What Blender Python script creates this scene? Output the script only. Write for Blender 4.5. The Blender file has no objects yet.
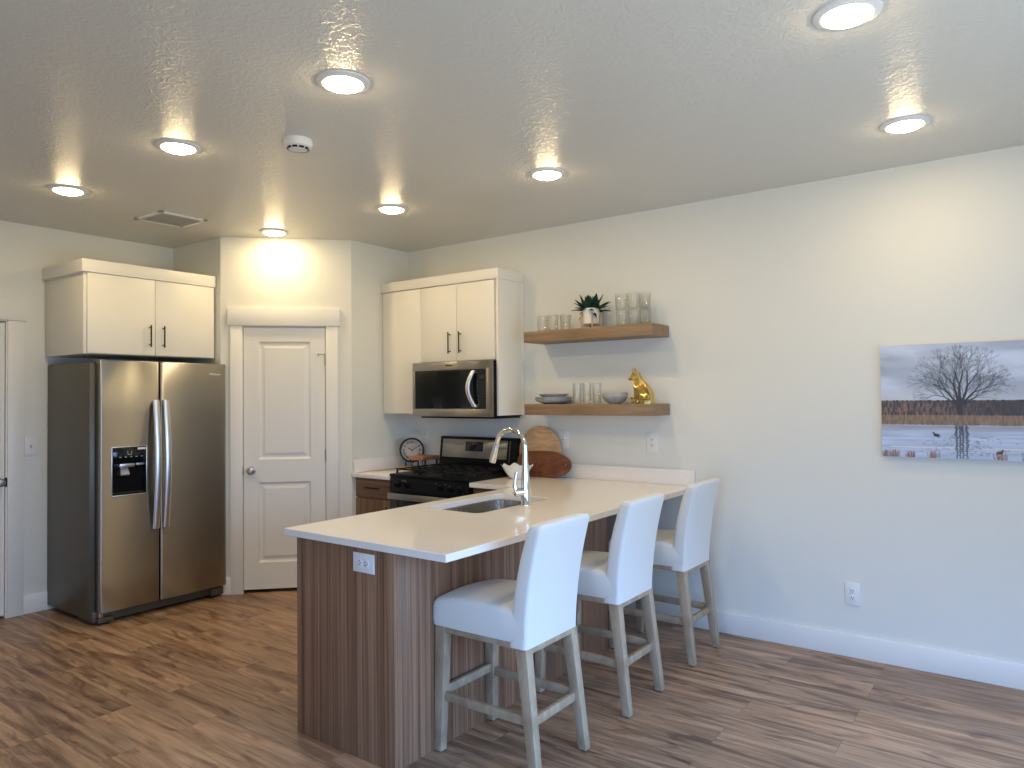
import bpy, bmesh, math, random
from mathutils import Vector, Matrix
S = bpy.context.scene
COL = S.collection
PI = math.pi

# ---------------------------------------------------------------- camera
f_px, yaw, pitch, roll = 721.03, 36.3688, 0.9948, -0.5043
cd = bpy.data.cameras.new('camera'); cam = bpy.data.objects.new('camera', cd); COL.objects.link(cam)
cd.sensor_width = 36; cd.lens = f_px / 1024 * 36; cd.clip_start = .05
ya, pa, ra = map(math.radians, (yaw, pitch, roll))
fw = Vector((-math.sin(ya)*math.cos(pa), math.cos(ya)*math.cos(pa), math.sin(pa)))
r0 = Vector((math.cos(ya), math.sin(ya), 0)); u0 = r0.cross(fw)
r1 = r0*math.cos(ra) + u0*math.sin(ra); u1 = -r0*math.sin(ra) + u0*math.cos(ra)
mw = Matrix((r1, u1, -fw)).transposed().to_4x4(); mw.translation = (4.3816, -4.4507, 1.4929)
cam.matrix_world = mw
S.camera = cam

# ---------------------------------------------------------------- world, window light, exposure
w = bpy.data.worlds.new('world'); S.world = w; w.use_nodes = True
bgn = w.node_tree.nodes['Background']; bgn.inputs[0].default_value = (.60, .78, 1, 1); bgn.inputs[1].default_value = .35
LAMP_E = 113.0
LAMP_COL = (1.0, .765, .42, 1)
def area(name, loc, rot, sx, sy, power, col, spread=180):
    d = bpy.data.lights.new(name, 'AREA'); d.spread = math.radians(spread); d.shape = 'RECTANGLE'; d.size = sx; d.size_y = sy; d.energy = power; d.color = col
    o = bpy.data.objects.new(name, d); COL.objects.link(o); o.location = loc; o.rotation_euler = rot; return o
# daylight through the big window in the wall right of the camera, and a smaller one behind it
area('daylight_right', (6.0, -2.9, 1.15), (0, math.radians(42), 0), 2.0, 3.4, 136, (.24, .50, 1), 112)      # sky, falls downwards
area('ground_bounce_right', (6.02, -2.9, 1.15), (0, math.radians(125), 0), 2.0, 3.4, 30, (.80, .93, 1), 120)   # sunlit ground, goes up to the ceiling
area('daylight_rear', (4.6, -6.35, 1.35), (math.radians(58), 0, math.radians(0)), 2.3, 1.8, 50, (.23, .49, 1), 112)
area('ground_bounce_rear', (4.6, -6.36, 1.35), (math.radians(125), 0, 0), 2.3, 1.8, 14, (1, .97, .85), 120)
S.view_settings.view_transform = 'Standard'; S.view_settings.look = 'None'
S.view_settings.exposure = .10; S.view_settings.gamma = 1.0; S.view_settings.use_curve_mapping = False
S.cycles.use_denoising = True
S.cycles.max_bounces = 10; S.cycles.diffuse_bounces = 6; S.cycles.transmission_bounces = 10; S.cycles.transparent_max_bounces = 12
S.cycles.sample_clamp_indirect = 6.0
S.cycles.caustics_reflective = True; S.cycles.caustics_refractive = False

# ---------------------------------------------------------------- mesh helpers
class MB:
    def __init__(s): s.bm = bmesh.new()
    def box(s, x0, x1, y0, y1, z0, z1, bev=0, seg=2):
        t = bmesh.new(); bmesh.ops.create_cube(t, size=1)
        for v in t.verts:
            v.co = Vector(((x0+x1)/2 + v.co.x*(x1-x0), (y0+y1)/2 + v.co.y*(y1-y0), (z0+z1)/2 + v.co.z*(z1-z0)))
        if bev: bmesh.ops.bevel(t, geom=t.edges[:], offset=bev, segments=seg, profile=.5, affect='EDGES')
        return s._m(t)
    def hexa(s, lo, hi, bev=0, seg=2):   # lo, hi: four xyz corners each, same order
        t = bmesh.new(); a = [t.verts.new(p) for p in lo]; b = [t.verts.new(p) for p in hi]
        t.faces.new(a[::-1]); t.faces.new(b)
        for i in range(4): t.faces.new((a[i], a[(i+1) % 4], b[(i+1) % 4], b[i]))
        bmesh.ops.recalc_face_normals(t, faces=t.faces[:])
        if bev: bmesh.ops.bevel(t, geom=t.edges[:], offset=bev, segments=seg, profile=.5, affect='EDGES')
        return s._m(t)
    def prism(s, pts, z0, z1, mat=None, bev=0):   # polygon in local xy, extruded z0..z1, then transformed
        t = bmesh.new(); a = [t.verts.new((p[0], p[1], z0)) for p in pts]; b = [t.verts.new((p[0], p[1], z1)) for p in pts]
        t.faces.new(a[::-1]); t.faces.new(b); n = len(pts)
        for i in range(n): t.faces.new((a[i], a[(i+1) % n], b[(i+1) % n], b[i]))
        bmesh.ops.recalc_face_normals(t, faces=t.faces[:])
        if bev:
            ed = [e for e in t.edges if abs(e.verts[0].co.z-e.verts[1].co.z) < 1e-6]
            bmesh.ops.bevel(t, geom=ed, offset=bev, segments=2, profile=.5, affect='EDGES')
        if mat: t.transform(mat)
        return s._m(t)
    def lathe(s, prof, c=(0, 0, 0), seg=32, mat=None, mod=None):   # prof: (r, z); closed at r = 0
        t = bmesh.new(); rings = []
        for r, z in prof:
            if r < 1e-6: rings.append([t.verts.new((0, 0, z))])
            else:
                ring = []
                for k in range(seg):
                    a = 2*PI*k/seg; rr, zz = (r, z) if mod is None else mod(r, z, a)
                    ring.append(t.verts.new((rr*math.cos(a), rr*math.sin(a), zz)))
                rings.append(ring)
        for A, B in zip(rings, rings[1:]):
            for k in range(seg):
                k2 = (k+1) % seg
                if len(A) == 1 and len(B) == 1: continue
                if len(A) == 1: t.faces.new((A[0], B[k], B[k2]))
                elif len(B) == 1: t.faces.new((A[k], A[k2], B[0]))
                else: t.faces.new((A[k], A[k2], B[k2], B[k]))
        bmesh.ops.recalc_face_normals(t, faces=t.faces[:])
        t.transform((mat or Matrix()) if mat else Matrix.Translation(c))
        return s._m(t)
    def tube(s, pts, r, seg=12, caps=True):
        t = bmesh.new(); P = [Vector(p) for p in pts]; n = len(P)
        rs = r if isinstance(r, (list, tuple)) else [r]*n
        up = Vector((0, 0, 1)); rings = []; prev = None
        for i in range(n):
            d = ((P[min(i+1, n-1)]-P[i]).normalized() + (P[i]-P[max(i-1, 0)]).normalized()).normalized()
            if prev is None:
                a = up if abs(d.dot(up)) < .9 else Vector((1, 0, 0)); x = a.cross(d).normalized()
            else: x = (prev - d*prev.dot(d)).normalized()
            prev = x; y = d.cross(x)
            rings.append([t.verts.new(P[i] + rs[i]*(x*math.cos(2*PI*k/seg) + y*math.sin(2*PI*k/seg))) for k in range(seg)])
        for A, B in zip(rings, rings[1:]):
            for k in range(seg): t.faces.new((A[k], A[(k+1) % seg], B[(k+1) % seg], B[k]))
        if caps: t.faces.new(rings[0][::-1]); t.faces.new(rings[-1])
        bmesh.ops.recalc_face_normals(t, faces=t.faces[:])
        return s._m(t)
    def hull(s, pts, jit=0):
        t = bmesh.new()
        for p in pts: t.verts.new(p)
        r = bmesh.ops.convex_hull(t, input=t.verts[:])
        junk = [g for g in set(r['geom_interior']) | set(r['geom_unused']) if isinstance(g, bmesh.types.BMVert)]
        if junk: bmesh.ops.delete(t, geom=junk, context='VERTS')
        bmesh.ops.recalc_face_normals(t, faces=t.faces[:])
        return s._m(t)
    def grid(s, rows):   # rows of points -> quads
        t = bmesh.new(); R = [[t.verts.new(p) for p in row] for row in rows]
        for A, B in zip(R, R[1:]):
            for i in range(len(A)-1): t.faces.new((A[i], A[i+1], B[i+1], B[i]))
        return s._m(t)
    def _m(s, t):
        me = bpy.data.meshes.new('tmp'); t.to_mesh(me); t.free(); s.bm.from_mesh(me); bpy.data.meshes.remove(me); return s
    def tf(s, M): s.bm.transform(M); return s
    def build(s, name, m, parent=None, origin=None, smooth=True, ang=35, subsurf=0):
        bm = s.bm
        if smooth:
            for fc in bm.faces: fc.smooth = True
            for e in bm.edges:
                if len(e.link_faces) != 2 or e.calc_face_angle(0) > math.radians(ang): e.smooth = False
        off = Vector((0, 0, 0))
        if parent is not None:
            q = parent
            while q is not None: off += q.location; q = q.parent
        elif origin is not None: off = Vector(origin)
        bm.transform(Matrix.Translation(-off))
        me = bpy.data.meshes.new(name); bm.to_mesh(me); bm.free()
        o = bpy.data.objects.new(name, me); COL.objects.link(o)
        if m is not None: me.materials.append(m)
        if parent is not None: o.parent = parent
        elif origin is not None: o.location = origin
        if subsurf:
            md = o.modifiers.new('sub', 'SUBSURF'); md.levels = subsurf; md.render_levels = subsurf
        return o

def tag(o, label, cat, group=None):
    o['label'] = label; o['category'] = cat
    if group: o['group'] = group
    return o
def thing(name, loc, label, cat, group=None):
    o = bpy.data.objects.new(name, None); o.empty_display_size = .05; COL.objects.link(o); o.location = loc
    return tag(o, label, cat, group)
def st(o): o['kind'] = 'structure'; return o
def copy_tree(o, parent=None):
    c = o.copy(); COL.objects.link(c); c.parent = parent
    for ch in [x for x in COL.objects if x.parent == o]: copy_tree(ch, c)
    return c
def text(name, s, size, M, m, parent, ext=.0004, align='CENTER'):
    cu = bpy.data.curves.new(name, 'FONT'); cu.body = s; cu.size = size; cu.extrude = ext; cu.offset = size*.02; cu.align_x = align; cu.align_y = 'CENTER'
    o = bpy.data.objects.new('tmp_text', cu); COL.objects.link(o)
    dg = bpy.context.evaluated_depsgraph_get(); me = bpy.data.meshes.new_from_object(o.evaluated_get(dg)); bpy.data.objects.remove(o)
    me.transform(M)
    off = Vector((0, 0, 0)); q = parent
    while q is not None: off += q.location; q = q.parent
    me.transform(Matrix.Translation(-off)); me.materials.clear(); me.materials.append(m)
    r = bpy.data.objects.new(name, me); COL.objects.link(r); r.parent = parent; return r
def frame(origin, ex, ey, ez):
    M = Matrix((Vector(ex), Vector(ey), Vector(ez))).transposed().to_4x4(); M.translation = origin; return M

# ---------------------------------------------------------------- materials
def mat(name, col, rough=.5, metal=0, **kw):
    m = bpy.data.materials.new(name); m.use_nodes = True; b = m.node_tree.nodes['Principled BSDF']
    b.inputs['Base Color'].default_value = (*col, 1); b.inputs['Roughness'].default_value = rough; b.inputs['Metallic'].default_value = metal
    for k, v in kw.items(): b.inputs[k.replace('_', ' ')].default_value = v
    return m
def nd(m, t, **kw):
    n = m.node_tree.nodes.new(t)
    for k, v in kw.items(): setattr(n, k, v)
    return n
def lk(m, a, b): m.node_tree.links.new(a, b)
def bsdf(m): return m.node_tree.nodes['Principled BSDF']
def coords(m, scale=(1, 1, 1), rot=(0, 0, 0)):
    tc = nd(m, 'ShaderNodeTexCoord'); mp = nd(m, 'ShaderNodeMapping'); mp.inputs['Scale'].default_value = scale; mp.inputs['Rotation'].default_value = rot
    lk(m, tc.outputs['Object'], mp.inputs['Vector']); return mp.outputs['Vector']
def noise(m, vec, scale, detail=4, rough=.5, dist=0):
    n = nd(m, 'ShaderNodeTexNoise'); n.inputs['Scale'].default_value = scale; n.inputs['Detail'].default_value = detail
    n.inputs['Roughness'].default_value = rough; n.inputs['Distortion'].default_value = dist
    if vec is not None: lk(m, vec, n.inputs['Vector'])
    return n.outputs['Fac']
def ramp(m, fac, stops):
    r = nd(m, 'ShaderNodeValToRGB'); e = r.color_ramp.elements
    while len(e) < len(stops): e.new(.5)
    for i, (p, c) in enumerate(stops): e[i].position = p; e[i].color = (*c, 1)
    lk(m, fac, r.inputs['Fac']); return r.outputs['Color']
def mul(m, a, b, fac=1, mode='MULTIPLY'):
    x = nd(m, 'ShaderNodeMix', data_type='RGBA', blend_type=mode); x.inputs['Factor'].default_value = fac
    lk(m, a, x.inputs['A']); lk(m, b, x.inputs['B']); return x.outputs['Result']
def bump(m, h, strength=.2, dist=.002):
    b = nd(m, 'ShaderNodeBump'); b.inputs['Strength'].default_value = strength; b.inputs['Distance'].default_value = dist
    lk(m, h, b.inputs['Height']); lk(m, b.outputs['Normal'], bsdf(m).inputs['Normal'])
def paint(name, col, rough=.55, bs=.25, scale=60, **kw):
    m = mat(name, col, rough, **kw); v = coords(m); bump(m, noise(m, v, scale, 3), bs, .002); return m
def wood(name, cols, scale, rough=.45, nscale=3.0, dist=.6, bs=.1, rot=(0, 0, 0), lo=.3, hi=.7):
    m = mat(name, cols[0], rough); v = coords(m, scale, rot)
    n = noise(m, v, nscale, 7, .6, dist)
    k = len(cols); c = ramp(m, n, [(lo + (hi-lo)*i/(k-1), cols[i]) for i in range(k)])
    lk(m, c, bsdf(m).inputs['Base Color']); bump(m, n, bs, .001); return m

M_wall = paint('wall_paint', (.765, .765, .715), .55, .18, 26)
M_trim = mat('white_trim_paint', (.82, .81, .78), .35)
M_door = mat('door_paint', (.80, .79, .76), .38)
M_cab = mat('cabinet_white', (.84, .81, .73), .42)
# ceiling, knockdown texture
M_ceil = mat('ceiling_paint', (.66, .65, .61), .31, Specular_IOR_Level=.5)
v = coords(M_ceil); a = noise(M_ceil, v, 30, 3, .5, 1.2)
a = ramp(M_ceil, a, [(.45, (0, 0, 0)), (.56, (1, 1, 1))]); bump(M_ceil, a, .5, .0016)
# floor planks (vinyl oak), running along x
M_floor = mat('plank_floor', (.25, .17, .12), .42)
v = coords(M_floor)
br = nd(M_floor, 'ShaderNodeTexBrick'); br.offset = .37; br.offset_frequency = 2; br.squash = 1
for k_, v_ in (('Scale', 1), ('Mortar Size', .0010), ('Mortar Smooth', .2), ('Bias', 0), ('Brick Width', 1.22), ('Row Height', .18)): br.inputs[k_].default_value = v_
br.inputs['Color1'].default_value = (0, 0, 0, 1); br.inputs['Color2'].default_value = (1, 1, 1, 1); br.inputs['Mortar'].default_value = (.5, .5, .5, 1)
lk(M_floor, v, br.inputs['Vector'])
off = nd(M_floor, 'ShaderNodeVectorMath', operation='MULTIPLY_ADD'); off.inputs[1].default_value = (13.7, 7.3, 21.1)
lk(M_floor, br.outputs['Color'], off.inputs[0]); lk(M_floor, v, off.inputs[2])
mp = nd(M_floor, 'ShaderNodeMapping'); mp.inputs['Scale'].default_value = (.62, 8.5, 1); lk(M_floor, off.outputs[0], mp.inputs['Vector'])
n1 = noise(M_floor, mp.outputs['Vector'], 1.9, 9, .62, 1.0)
mp2 = nd(M_floor, 'ShaderNodeMapping'); mp2.inputs['Scale'].default_value = (2.0, 42, 1); lk(M_floor, off.outputs[0], mp2.inputs['Vector'])
n2 = noise(M_floor, mp2.outputs['Vector'], 2.2, 5, .6, .3)
mp3 = nd(M_floor, 'ShaderNodeMapping'); mp3.inputs['Scale'].default_value = (1.3, 5.5, 1); lk(M_floor, off.outputs[0], mp3.inputs['Vector'])
n3 = noise(M_floor, mp3.outputs['Vector'], 1.6, 3, .5, 1.8)
c1 = ramp(M_floor, n1, [(.26, (.14, .078, .046)), (.42, (.27, .165, .098)), (.55, (.40, .255, .158)), (.74, (.52, .35, .225))])
c2 = ramp(M_floor, n2, [(.3, (.72, .72, .74)), (.62, (1.06, 1.05, 1.03))])
c3 = ramp(M_floor, n3, [(.33, (.52, .47, .47)), (.48, (1, 1, 1))])
c4 = ramp(M_floor, br.outputs['Color'], [(0, (.80, .80, .82)), (1, (1.16, 1.12, 1.08))])
cc = mul(M_floor, mul(M_floor, mul(M_floor, c1, c2), c3), c4)
mo = nd(M_floor, 'ShaderNodeMix', data_type='RGBA', blend_type='MIX'); mo.inputs['B'].default_value = (.13, .085, .06, 1)
lk(M_floor, br.outputs['Fac'], mo.inputs['Factor']); lk(M_floor, cc, mo.inputs['A']); lk(M_floor, mo.outputs['Result'], bsdf(M_floor).inputs['Base Color'])
bump(M_floor, n2, .12, .001)
M_quartz = mat('quartz_counter', (.84, .81, .77), .11)
v = coords(M_quartz); lk(M_quartz, ramp(M_quartz, noise(M_quartz, v, 90, 3, .6), [(.35, (.82, .785, .755)), (.6, (.86, .825, .795))]), bsdf(M_quartz).inputs['Base Color'])
# walnut laminate with vertical ribbon grain
def ribbon(name, sc, dark, mid, light, rough=.45):
    m = mat(name, mid, rough); v = coords(m, sc); n = noise(m, v, 3.0, 6, .65, .15)
    v2 = coords(m, tuple(k*.32 for k in sc)); nb = noise(m, v2, 3.0, 2, .5, 0)
    a = ramp(m, n, [(.30, dark), (.46, mid), (.60, light), (.72, mid)])
    b = ramp(m, nb, [(.35, (.74, .74, .75)), (.65, (1.15, 1.15, 1.15))])
    lk(m, mul(m, a, b), bsdf(m).inputs['Base Color']); return m
M_lam = ribbon('walnut_laminate', (30, 30, .22), (.125, .056, .028), (.215, .108, .060), (.305, .172, .102))
M_lamh = ribbon('walnut_laminate_flat', (.5, 3, 30), (.085, .042, .022), (.150, .080, .042), (.21, .12, .07))
M_lamv = ribbon('walnut_laminate_door', (20, 20, .3), (.085, .042, .022), (.150, .080, .042), (.21, .12, .07))
M_shelf = wood('shelf_oak', [(.19, .120, .065), (.265, .172, .098), (.32, .215, .135)], (1.2, 14, 14), .5)
M_leg = wood('driftwood_leg', [(.25, .18, .115), (.34, .255, .17), (.43, .335, .235)], (5, 5, 2.2), .6)
M_fabric = mat('white_linen', (.68, .675, .65), .9, Sheen_Weight=.2)
v = coords(M_fabric); bump(M_fabric, noise(M_fabric, v, 260, 2), .25, .001)
M_ss = mat('brushed_steel', (.41, .395, .365), .36, 1.0, Anisotropic=.95, Anisotropic_Rotation=.25)
tg = nd(M_ss, 'ShaderNodeTangent'); tg.direction_type = 'RADIAL'; tg.axis = 'Z'; lk(M_ss, tg.outputs[0], bsdf(M_ss).inputs['Tangent'])
v = coords(M_ss, (1, 1, 140)); bump(M_ss, noise(M_ss, v, 4, 3), .03, .0005)
M_handle = mat('polished_steel', (.74, .73, .72), .32, 1.0)
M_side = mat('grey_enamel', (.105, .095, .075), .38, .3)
M_chrome = mat('chrome', (.80, .80, .80), .07, 1.0)
M_nickel = mat('satin_nickel', (.55, .52, .47), .28, 1.0)
M_sink = mat('sink_steel', (.66, .64, .61), .2, 1.0)
M_black = mat('black_enamel', (.005, .006, .008), .3, Specular_IOR_Level=.18)
M_blackm = mat('black_matte', (.012, .012, .012), .5)
M_iron = mat('cast_iron', (.007, .007, .008), .6, Specular_IOR_Level=.3)
M_glassb = mat('black_glass', (.006, .008, .009), .05)
M_hw = mat('dark_bronze_pull', (.018, .015, .014), .38, .6)
M_white = mat('white_plastic', (.80, .80, .80), .35)
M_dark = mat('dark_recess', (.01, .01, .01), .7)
M_slot = mat('outlet_slot', (.02, .02, .02), .5)
M_pot = mat('white_ceramic', (.83, .80, .78), .3)
M_bowlw = mat('milk_ceramic', (.86, .86, .85), .25)
M_grey = mat('grey_stoneware', (.34, .36, .36), .42)
v = coords(M_grey); lk(M_grey, ramp(M_grey, noise(M_grey, v, 40, 4), [(.3, (.32, .335, .335)), (.7, (.43, .445, .44))]), bsdf(M_grey).inputs['Base Color'])
M_glass = bpy.data.materials.new('clear_glass'); M_glass.use_nodes = True; nt = M_glass.node_tree; nt.nodes.clear()
_o = nt.nodes.new('ShaderNodeOutputMaterial'); _m = nt.nodes.new('ShaderNodeMixShader'); _t = nt.nodes.new('ShaderNodeBsdfTransparent'); _g = nt.nodes.new('ShaderNodeBsdfGlossy'); _l = nt.nodes.new('ShaderNodeLayerWeight'); _p = nt.nodes.new('ShaderNodeMath')
_t.inputs[0].default_value = (.975, .98, .975, 1); _g.inputs['Roughness'].default_value = .06; _l.inputs['Blend'].default_value = .32; _p.operation = 'MULTIPLY_ADD'; _p.inputs[1].default_value = .62; _p.inputs[2].default_value = .03
nt.links.new(_l.outputs['Facing'], _p.inputs[0]); nt.links.new(_p.outputs[0], _m.inputs[0]); nt.links.new(_t.outputs[0], _m.inputs[1]); nt.links.new(_g.outputs[0], _m.inputs[2]); nt.links.new(_m.outputs[0], _o.inputs[0])
M_gold = mat('gold_leaf', (.74, .52, .17), .20, 1.0)
M_leaf = mat('agave_green', (.010, .052, .034), .45)
v = coords(M_leaf); lk(M_leaf, ramp(M_leaf, noise(M_leaf, v, 25, 3), [(.3, (.006, .036, .026)), (.7, (.018, .075, .045))]), bsdf(M_leaf).inputs['Base Color'])
M_bamboo = wood('stand_wood', [(.45, .31, .16), (.60, .44, .25)], (20, 20, 3), .5)
M_oakb = wood('ash_board', [(.40, .22, .11), (.56, .35, .19), (.66, .44, .26)], (2.0, 9, 9), .5, 2.0, 1.2, rot=(0, .95, 0))
M_acacia = wood('acacia_board', [(.085, .024, .010), (.16, .052, .021), (.24, .09, .04)], (3.5, 9, 9), .4, 1.6, 1.6)
M_board2 = wood('beech_board', [(.42, .24, .12), (.56, .35, .19)], (9, 9, 9), .5)
M_riser = wood('live_edge_slab', [(.20, .065, .028), (.38, .16, .08), (.56, .33, .20)], (7, 7, 12), .45, 1.4, 1.0)
M_face = wood('clock_face', [(.46, .40, .34), (.56, .50, .44)], (14, 14, 14), .6)
M_soil = mat('soil', (.03, .02, .015), .9)
M_lampring = mat('lamp_trim', (.80, .80, .79), .35)
M_lens = bpy.data.materials.new('lamp_lens'); M_lens.use_nodes = True
nt = M_lens.node_tree; nt.nodes.clear(); em = nt.nodes.new('ShaderNodeEmission'); ou = nt.nodes.new('ShaderNodeOutputMaterial')
em.inputs[0].default_value = LAMP_COL; em.inputs[1].default_value = LAMP_E; nt.links.new(em.outputs[0], ou.inputs[0])
M_screen = mat('display_glass', (.004, .006, .010), .08)
M_mark = mat('grey_marking', (.45, .46, .47), .4)
M_blue = mat('blue_film', (.02, .03, .16), .3)

# ---------------------------------------------------------------- room shell
H = 2.74; GX = -1.387; D0 = .629; E0 = .695; RY = -(D0+E0); X1 = 6.02; Y1 = -6.4
def shell(name, fn, m): b = MB(); fn(b); return st(b.build(name, m))
shell('floor', lambda b: b.box(GX-.1, X1+.1, Y1-.1, .1, -.05, 0), M_floor)
shell('ceiling', lambda b: b.box(GX-.1, X1+.1, Y1-.1, .1, H, H+.05), M_ceil)
shell('wall_right', lambda b: b.box(0, X1, 0, .1, 0, H), M_wall)
shell('wall_corner', lambda b: b.box(-.1, 0, -D0-.0, .0, 0, H), M_wall)
shell('wall_return', lambda b: b.box(GX, -E0-.0, RY, RY+.1, 0, H), M_wall)
DL0, DL1 = -3.32, -2.503           # door_1 opening in the left wall
def fl(b):
    b.box(GX-.1, GX, DL1, RY+.1, 0, H); b.box(GX-.1, GX, Y1, DL0, 0, H); b.box(GX-.1, GX, DL0, DL1, 2.055, H)
shell('wall_left', fl, M_wall)
def fr(b):  # wall with the big window to the right of the camera (outside the frame)
    y0, y1, z0, z1 = -4.7, -1.1, .08, 2.2
    b.box(X1, X1+.1, y1, 0, 0, H); b.box(X1, X1+.1, Y1, y0, 0, H); b.box(X1, X1+.1, y0, y1, 0, z0); b.box(X1, X1+.1, y0, y1, z1, H)
shell('wall_window_side', fr, M_wall)
def fb(b):
    x0, x1, z0, z1 = 3.3, 5.9, .3, 2.3
    b.box(GX, x0, Y1-.1, Y1, 0, H); b.box(x1, X1, Y1-.1, Y1, 0, H); b.box(x0, x1, Y1-.1, Y1, 0, z0); b.box(x0, x1, Y1-.1, Y1, z1, H)
shell('wall_rear', fb, M_wall)
b = MB()
for y in (-4.7, -2.93, -1.14): b.box(X1+.02, X1+.07, y, y+.04, .08, 2.2)
for z in (.08, 2.16): b.box(X1+.02, X1+.07, -4.7, -1.1, z, z+.04)
st(b.build('window_1', M_trim))
b = MB()
for x in (3.3, 4.58, 5.86): b.box(x, x+.04, Y1-.07, Y1-.02, .3, 2.3)
for z in (.3, 2.26): b.box(3.3, 5.9, Y1-.07, Y1-.02, z, z+.04)
st(b.build('window_2', M_trim))

# diagonal pantry wall: local s along the wall from the right corner, n out of the wall (towards the room), z up
rt = math.sqrt(.5)
DG = frame((0, -D0, 0), (-rt, -rt, 0), (rt, -rt, 0), (0, 0, 1))   # (s, n, z)
L = E0/rt
dS0, dS1, dZ = .203, .817, 2.05
b = MB(); b.box(0, dS0-.012, -.1, 0, 0, H); b.box(dS1+.012, L, -.1, 0, 0, H); b.box(dS0-.012, dS1+.012, -.1, 0, dZ+.006, H); b.tf(DG)
st(b.build('wall_pantry', M_wall))
# jamb + casing
b = MB(); b.box(dS0-.014, dS0-.003, -.1, .004, 0, dZ); b.box(dS1+.003, dS1+.014, -.1, .004, 0, dZ); b.box(dS0-.014, dS1+.014, -.1, .004, dZ, dZ+.012)
b.box(dS0-.010, dS0+.010, -.068, -.058, 0, dZ); b.tf(DG)
st(b.build('trim_1', M_trim))
b = MB(); b.box(.104, dS0-.008, 0, .017, 0, 2.056, .002); b.box(dS1+.008, .910, 0, .017, 0, 2.056, .002)
b.box(.086, .928, 0, .026, 2.056, 2.19, .002); b.tf(DG)
st(b.build('trim_2', M_trim))
# near-black sheet: shade of the closet behind the gap, put into the colour
b = MB(); b.box(0, L, -.16, -.15, 0, H).tf(DG); st(b.build('pantry_shade_sheet', M_dark))
def panel_rings(b, s0, s1, z0, z1, fy):
    # raised moulding: nested rectangles, depth d towards -n
    rings = [(0, 0), (.005, -.006), (.015, -.014), (.027, -.014), (.050, -.004)]
    t = bmesh.new(); R = []
    for ins, d in rings:
        R.append([t.verts.new((x, fy+d, z)) for x, z in ((s0+ins, z0+ins), (s1-ins, z0+ins), (s1-ins, z1-ins), (s0+ins, z1-ins))])
    for A, B in zip(R, R[1:]):
        for i in range(4): t.faces.new((A[i], A[(i+1) % 4], B[(i+1) % 4], B[i]))
    t.faces.new(R[-1]); bmesh.ops.recalc_face_normals(t, faces=t.faces[:])
    b._m(t)
def slab_door(s0, s1, z0, z1, wins, th=.035, fy=0.0):
    b = MB(); a0, a1 = wins[0][0], wins[0][1]
    b.box(s0, a0, fy-th, fy, z0, z1); b.box(a1, s1, fy-th, fy, z0, z1)
    zs = [z0] + sorted(sum(([q[2], q[3]] for q in wins), [])) + [z1]
    for i in range(0, len(zs), 2): b.box(a0, a1, fy-th, fy, zs[i], zs[i+1])
    for q in wins: panel_rings(b, *q, fy); b.box(a0, a1, fy-th, fy-th+.01, q[2], q[3])
    return b
b = slab_door(dS0+.001, dS1-.001, .028, dZ-.003, [(.315, .707, .232, .848), (.315, .707, 1.024, 1.936)], fy=-.004); b.tf(DG)
door2 = st(b.build('door_2', M_door, None, tuple(DG @ Vector((.5, 0, 0))), ang=20))
kb = MB(); kb.lathe([(0, 0), (.031, 0), (.031, .006), (.014, .010), (.012, .030), (.020, .036), (.0275, .047), (.027, .058), (.018, .066), (0, .068)], seg=28,
    mat=DG @ frame((.757, -.004, .941), (1, 0, 0), (0, 0, 1), (0, 1, 0))); kb.build('door_knob', M_nickel, door2)
for z in (.30, 1.05, 1.80):
    kb = MB(); kb.box(dS0-.010, dS0+.004, -.004, .006, z-.044, z+.044, .001); kb.tube([(dS0-.004, .006, z-.046), (dS0-.004, .006, z+.046)], .006, 8)
    if z == 1.80: kb.tube([(dS0-.004, .008, z+.03), (dS0+.02, .022, z+.034), (dS0+.05, .026, z+.036)], .004, 8); kb.tube([(dS0+.05, .026, z+.036), (dS0+.05, .012, z+.03)], .007, 8)
    kb.tf(DG); kb.build('door_hinge', M_nickel, door2)
kb = MB(); kb.box(dS1+.001, dS1+.010, -.004, .0045, .905, .975).tf(DG); kb.build('strike_plate', M_nickel, door2)

# door_1, left edge of the frame
b = MB(); b.box(GX-.1, GX+.004, DL1-.012, DL1, 0, 2.045); b.box(GX-.1, GX+.004, DL0, DL0+.012, 0, 2.045); b.box(GX-.1, GX+.004, DL0, DL1, 2.043, 2.055)
st(b.build('trim_3', M_trim))
b = MB(); b.box(GX, GX+.017, DL1-.004, -2.408, 0, 2.052, .002); b.box(GX, GX+.017, DL0-.105, DL0+.004, 0, 2.052, .002); b.box(GX, GX+.026, DL0-.12, -2.392, 2.052, 2.20, .002)
st(b.build('trim_4', M_trim))
LF = frame((GX, 0, 0), (0, -1, 0), (1, 0, 0), (0, 0, 1))
b = slab_door(-DL1+.0145, -DL0-.0145, .018, 2.036, [(-DL1+.13, -DL0-.13, .23, .85), (-DL1+.13, -DL0-.13, 1.02, 1.93)], fy=-.012); b.tf(LF)
door1 = st(b.build('door_1', M_door, None, (GX, -2.9, 0), ang=20))
kb = MB(); kb.lathe([(0, 0), (.031, 0), (.031, .006), (.014, .010), (.012, .030), (.020, .036), (.0275, .047), (.027, .058), (.018, .066), (0, .068)], seg=28,
    mat=LF @ frame((-DL1+.052, -.012, .935), (1, 0, 0), (0, 0, 1), (0, 1, 0))); kb.build('door_knob', M_nickel, door1)
kb = MB(); kb.box(GX-.012, GX+.0048, DL1-.0125, DL1-.004, .90, .965); kb.build('strike_plate', M_hw, door1)
shell('hall_shade_sheet', lambda b: b.box(GX-.14, GX-.12, DL0-.1, DL1+.1, 0, H), M_dark)  # near-black sheet close behind the left door, its colour stands in for shade

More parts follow.
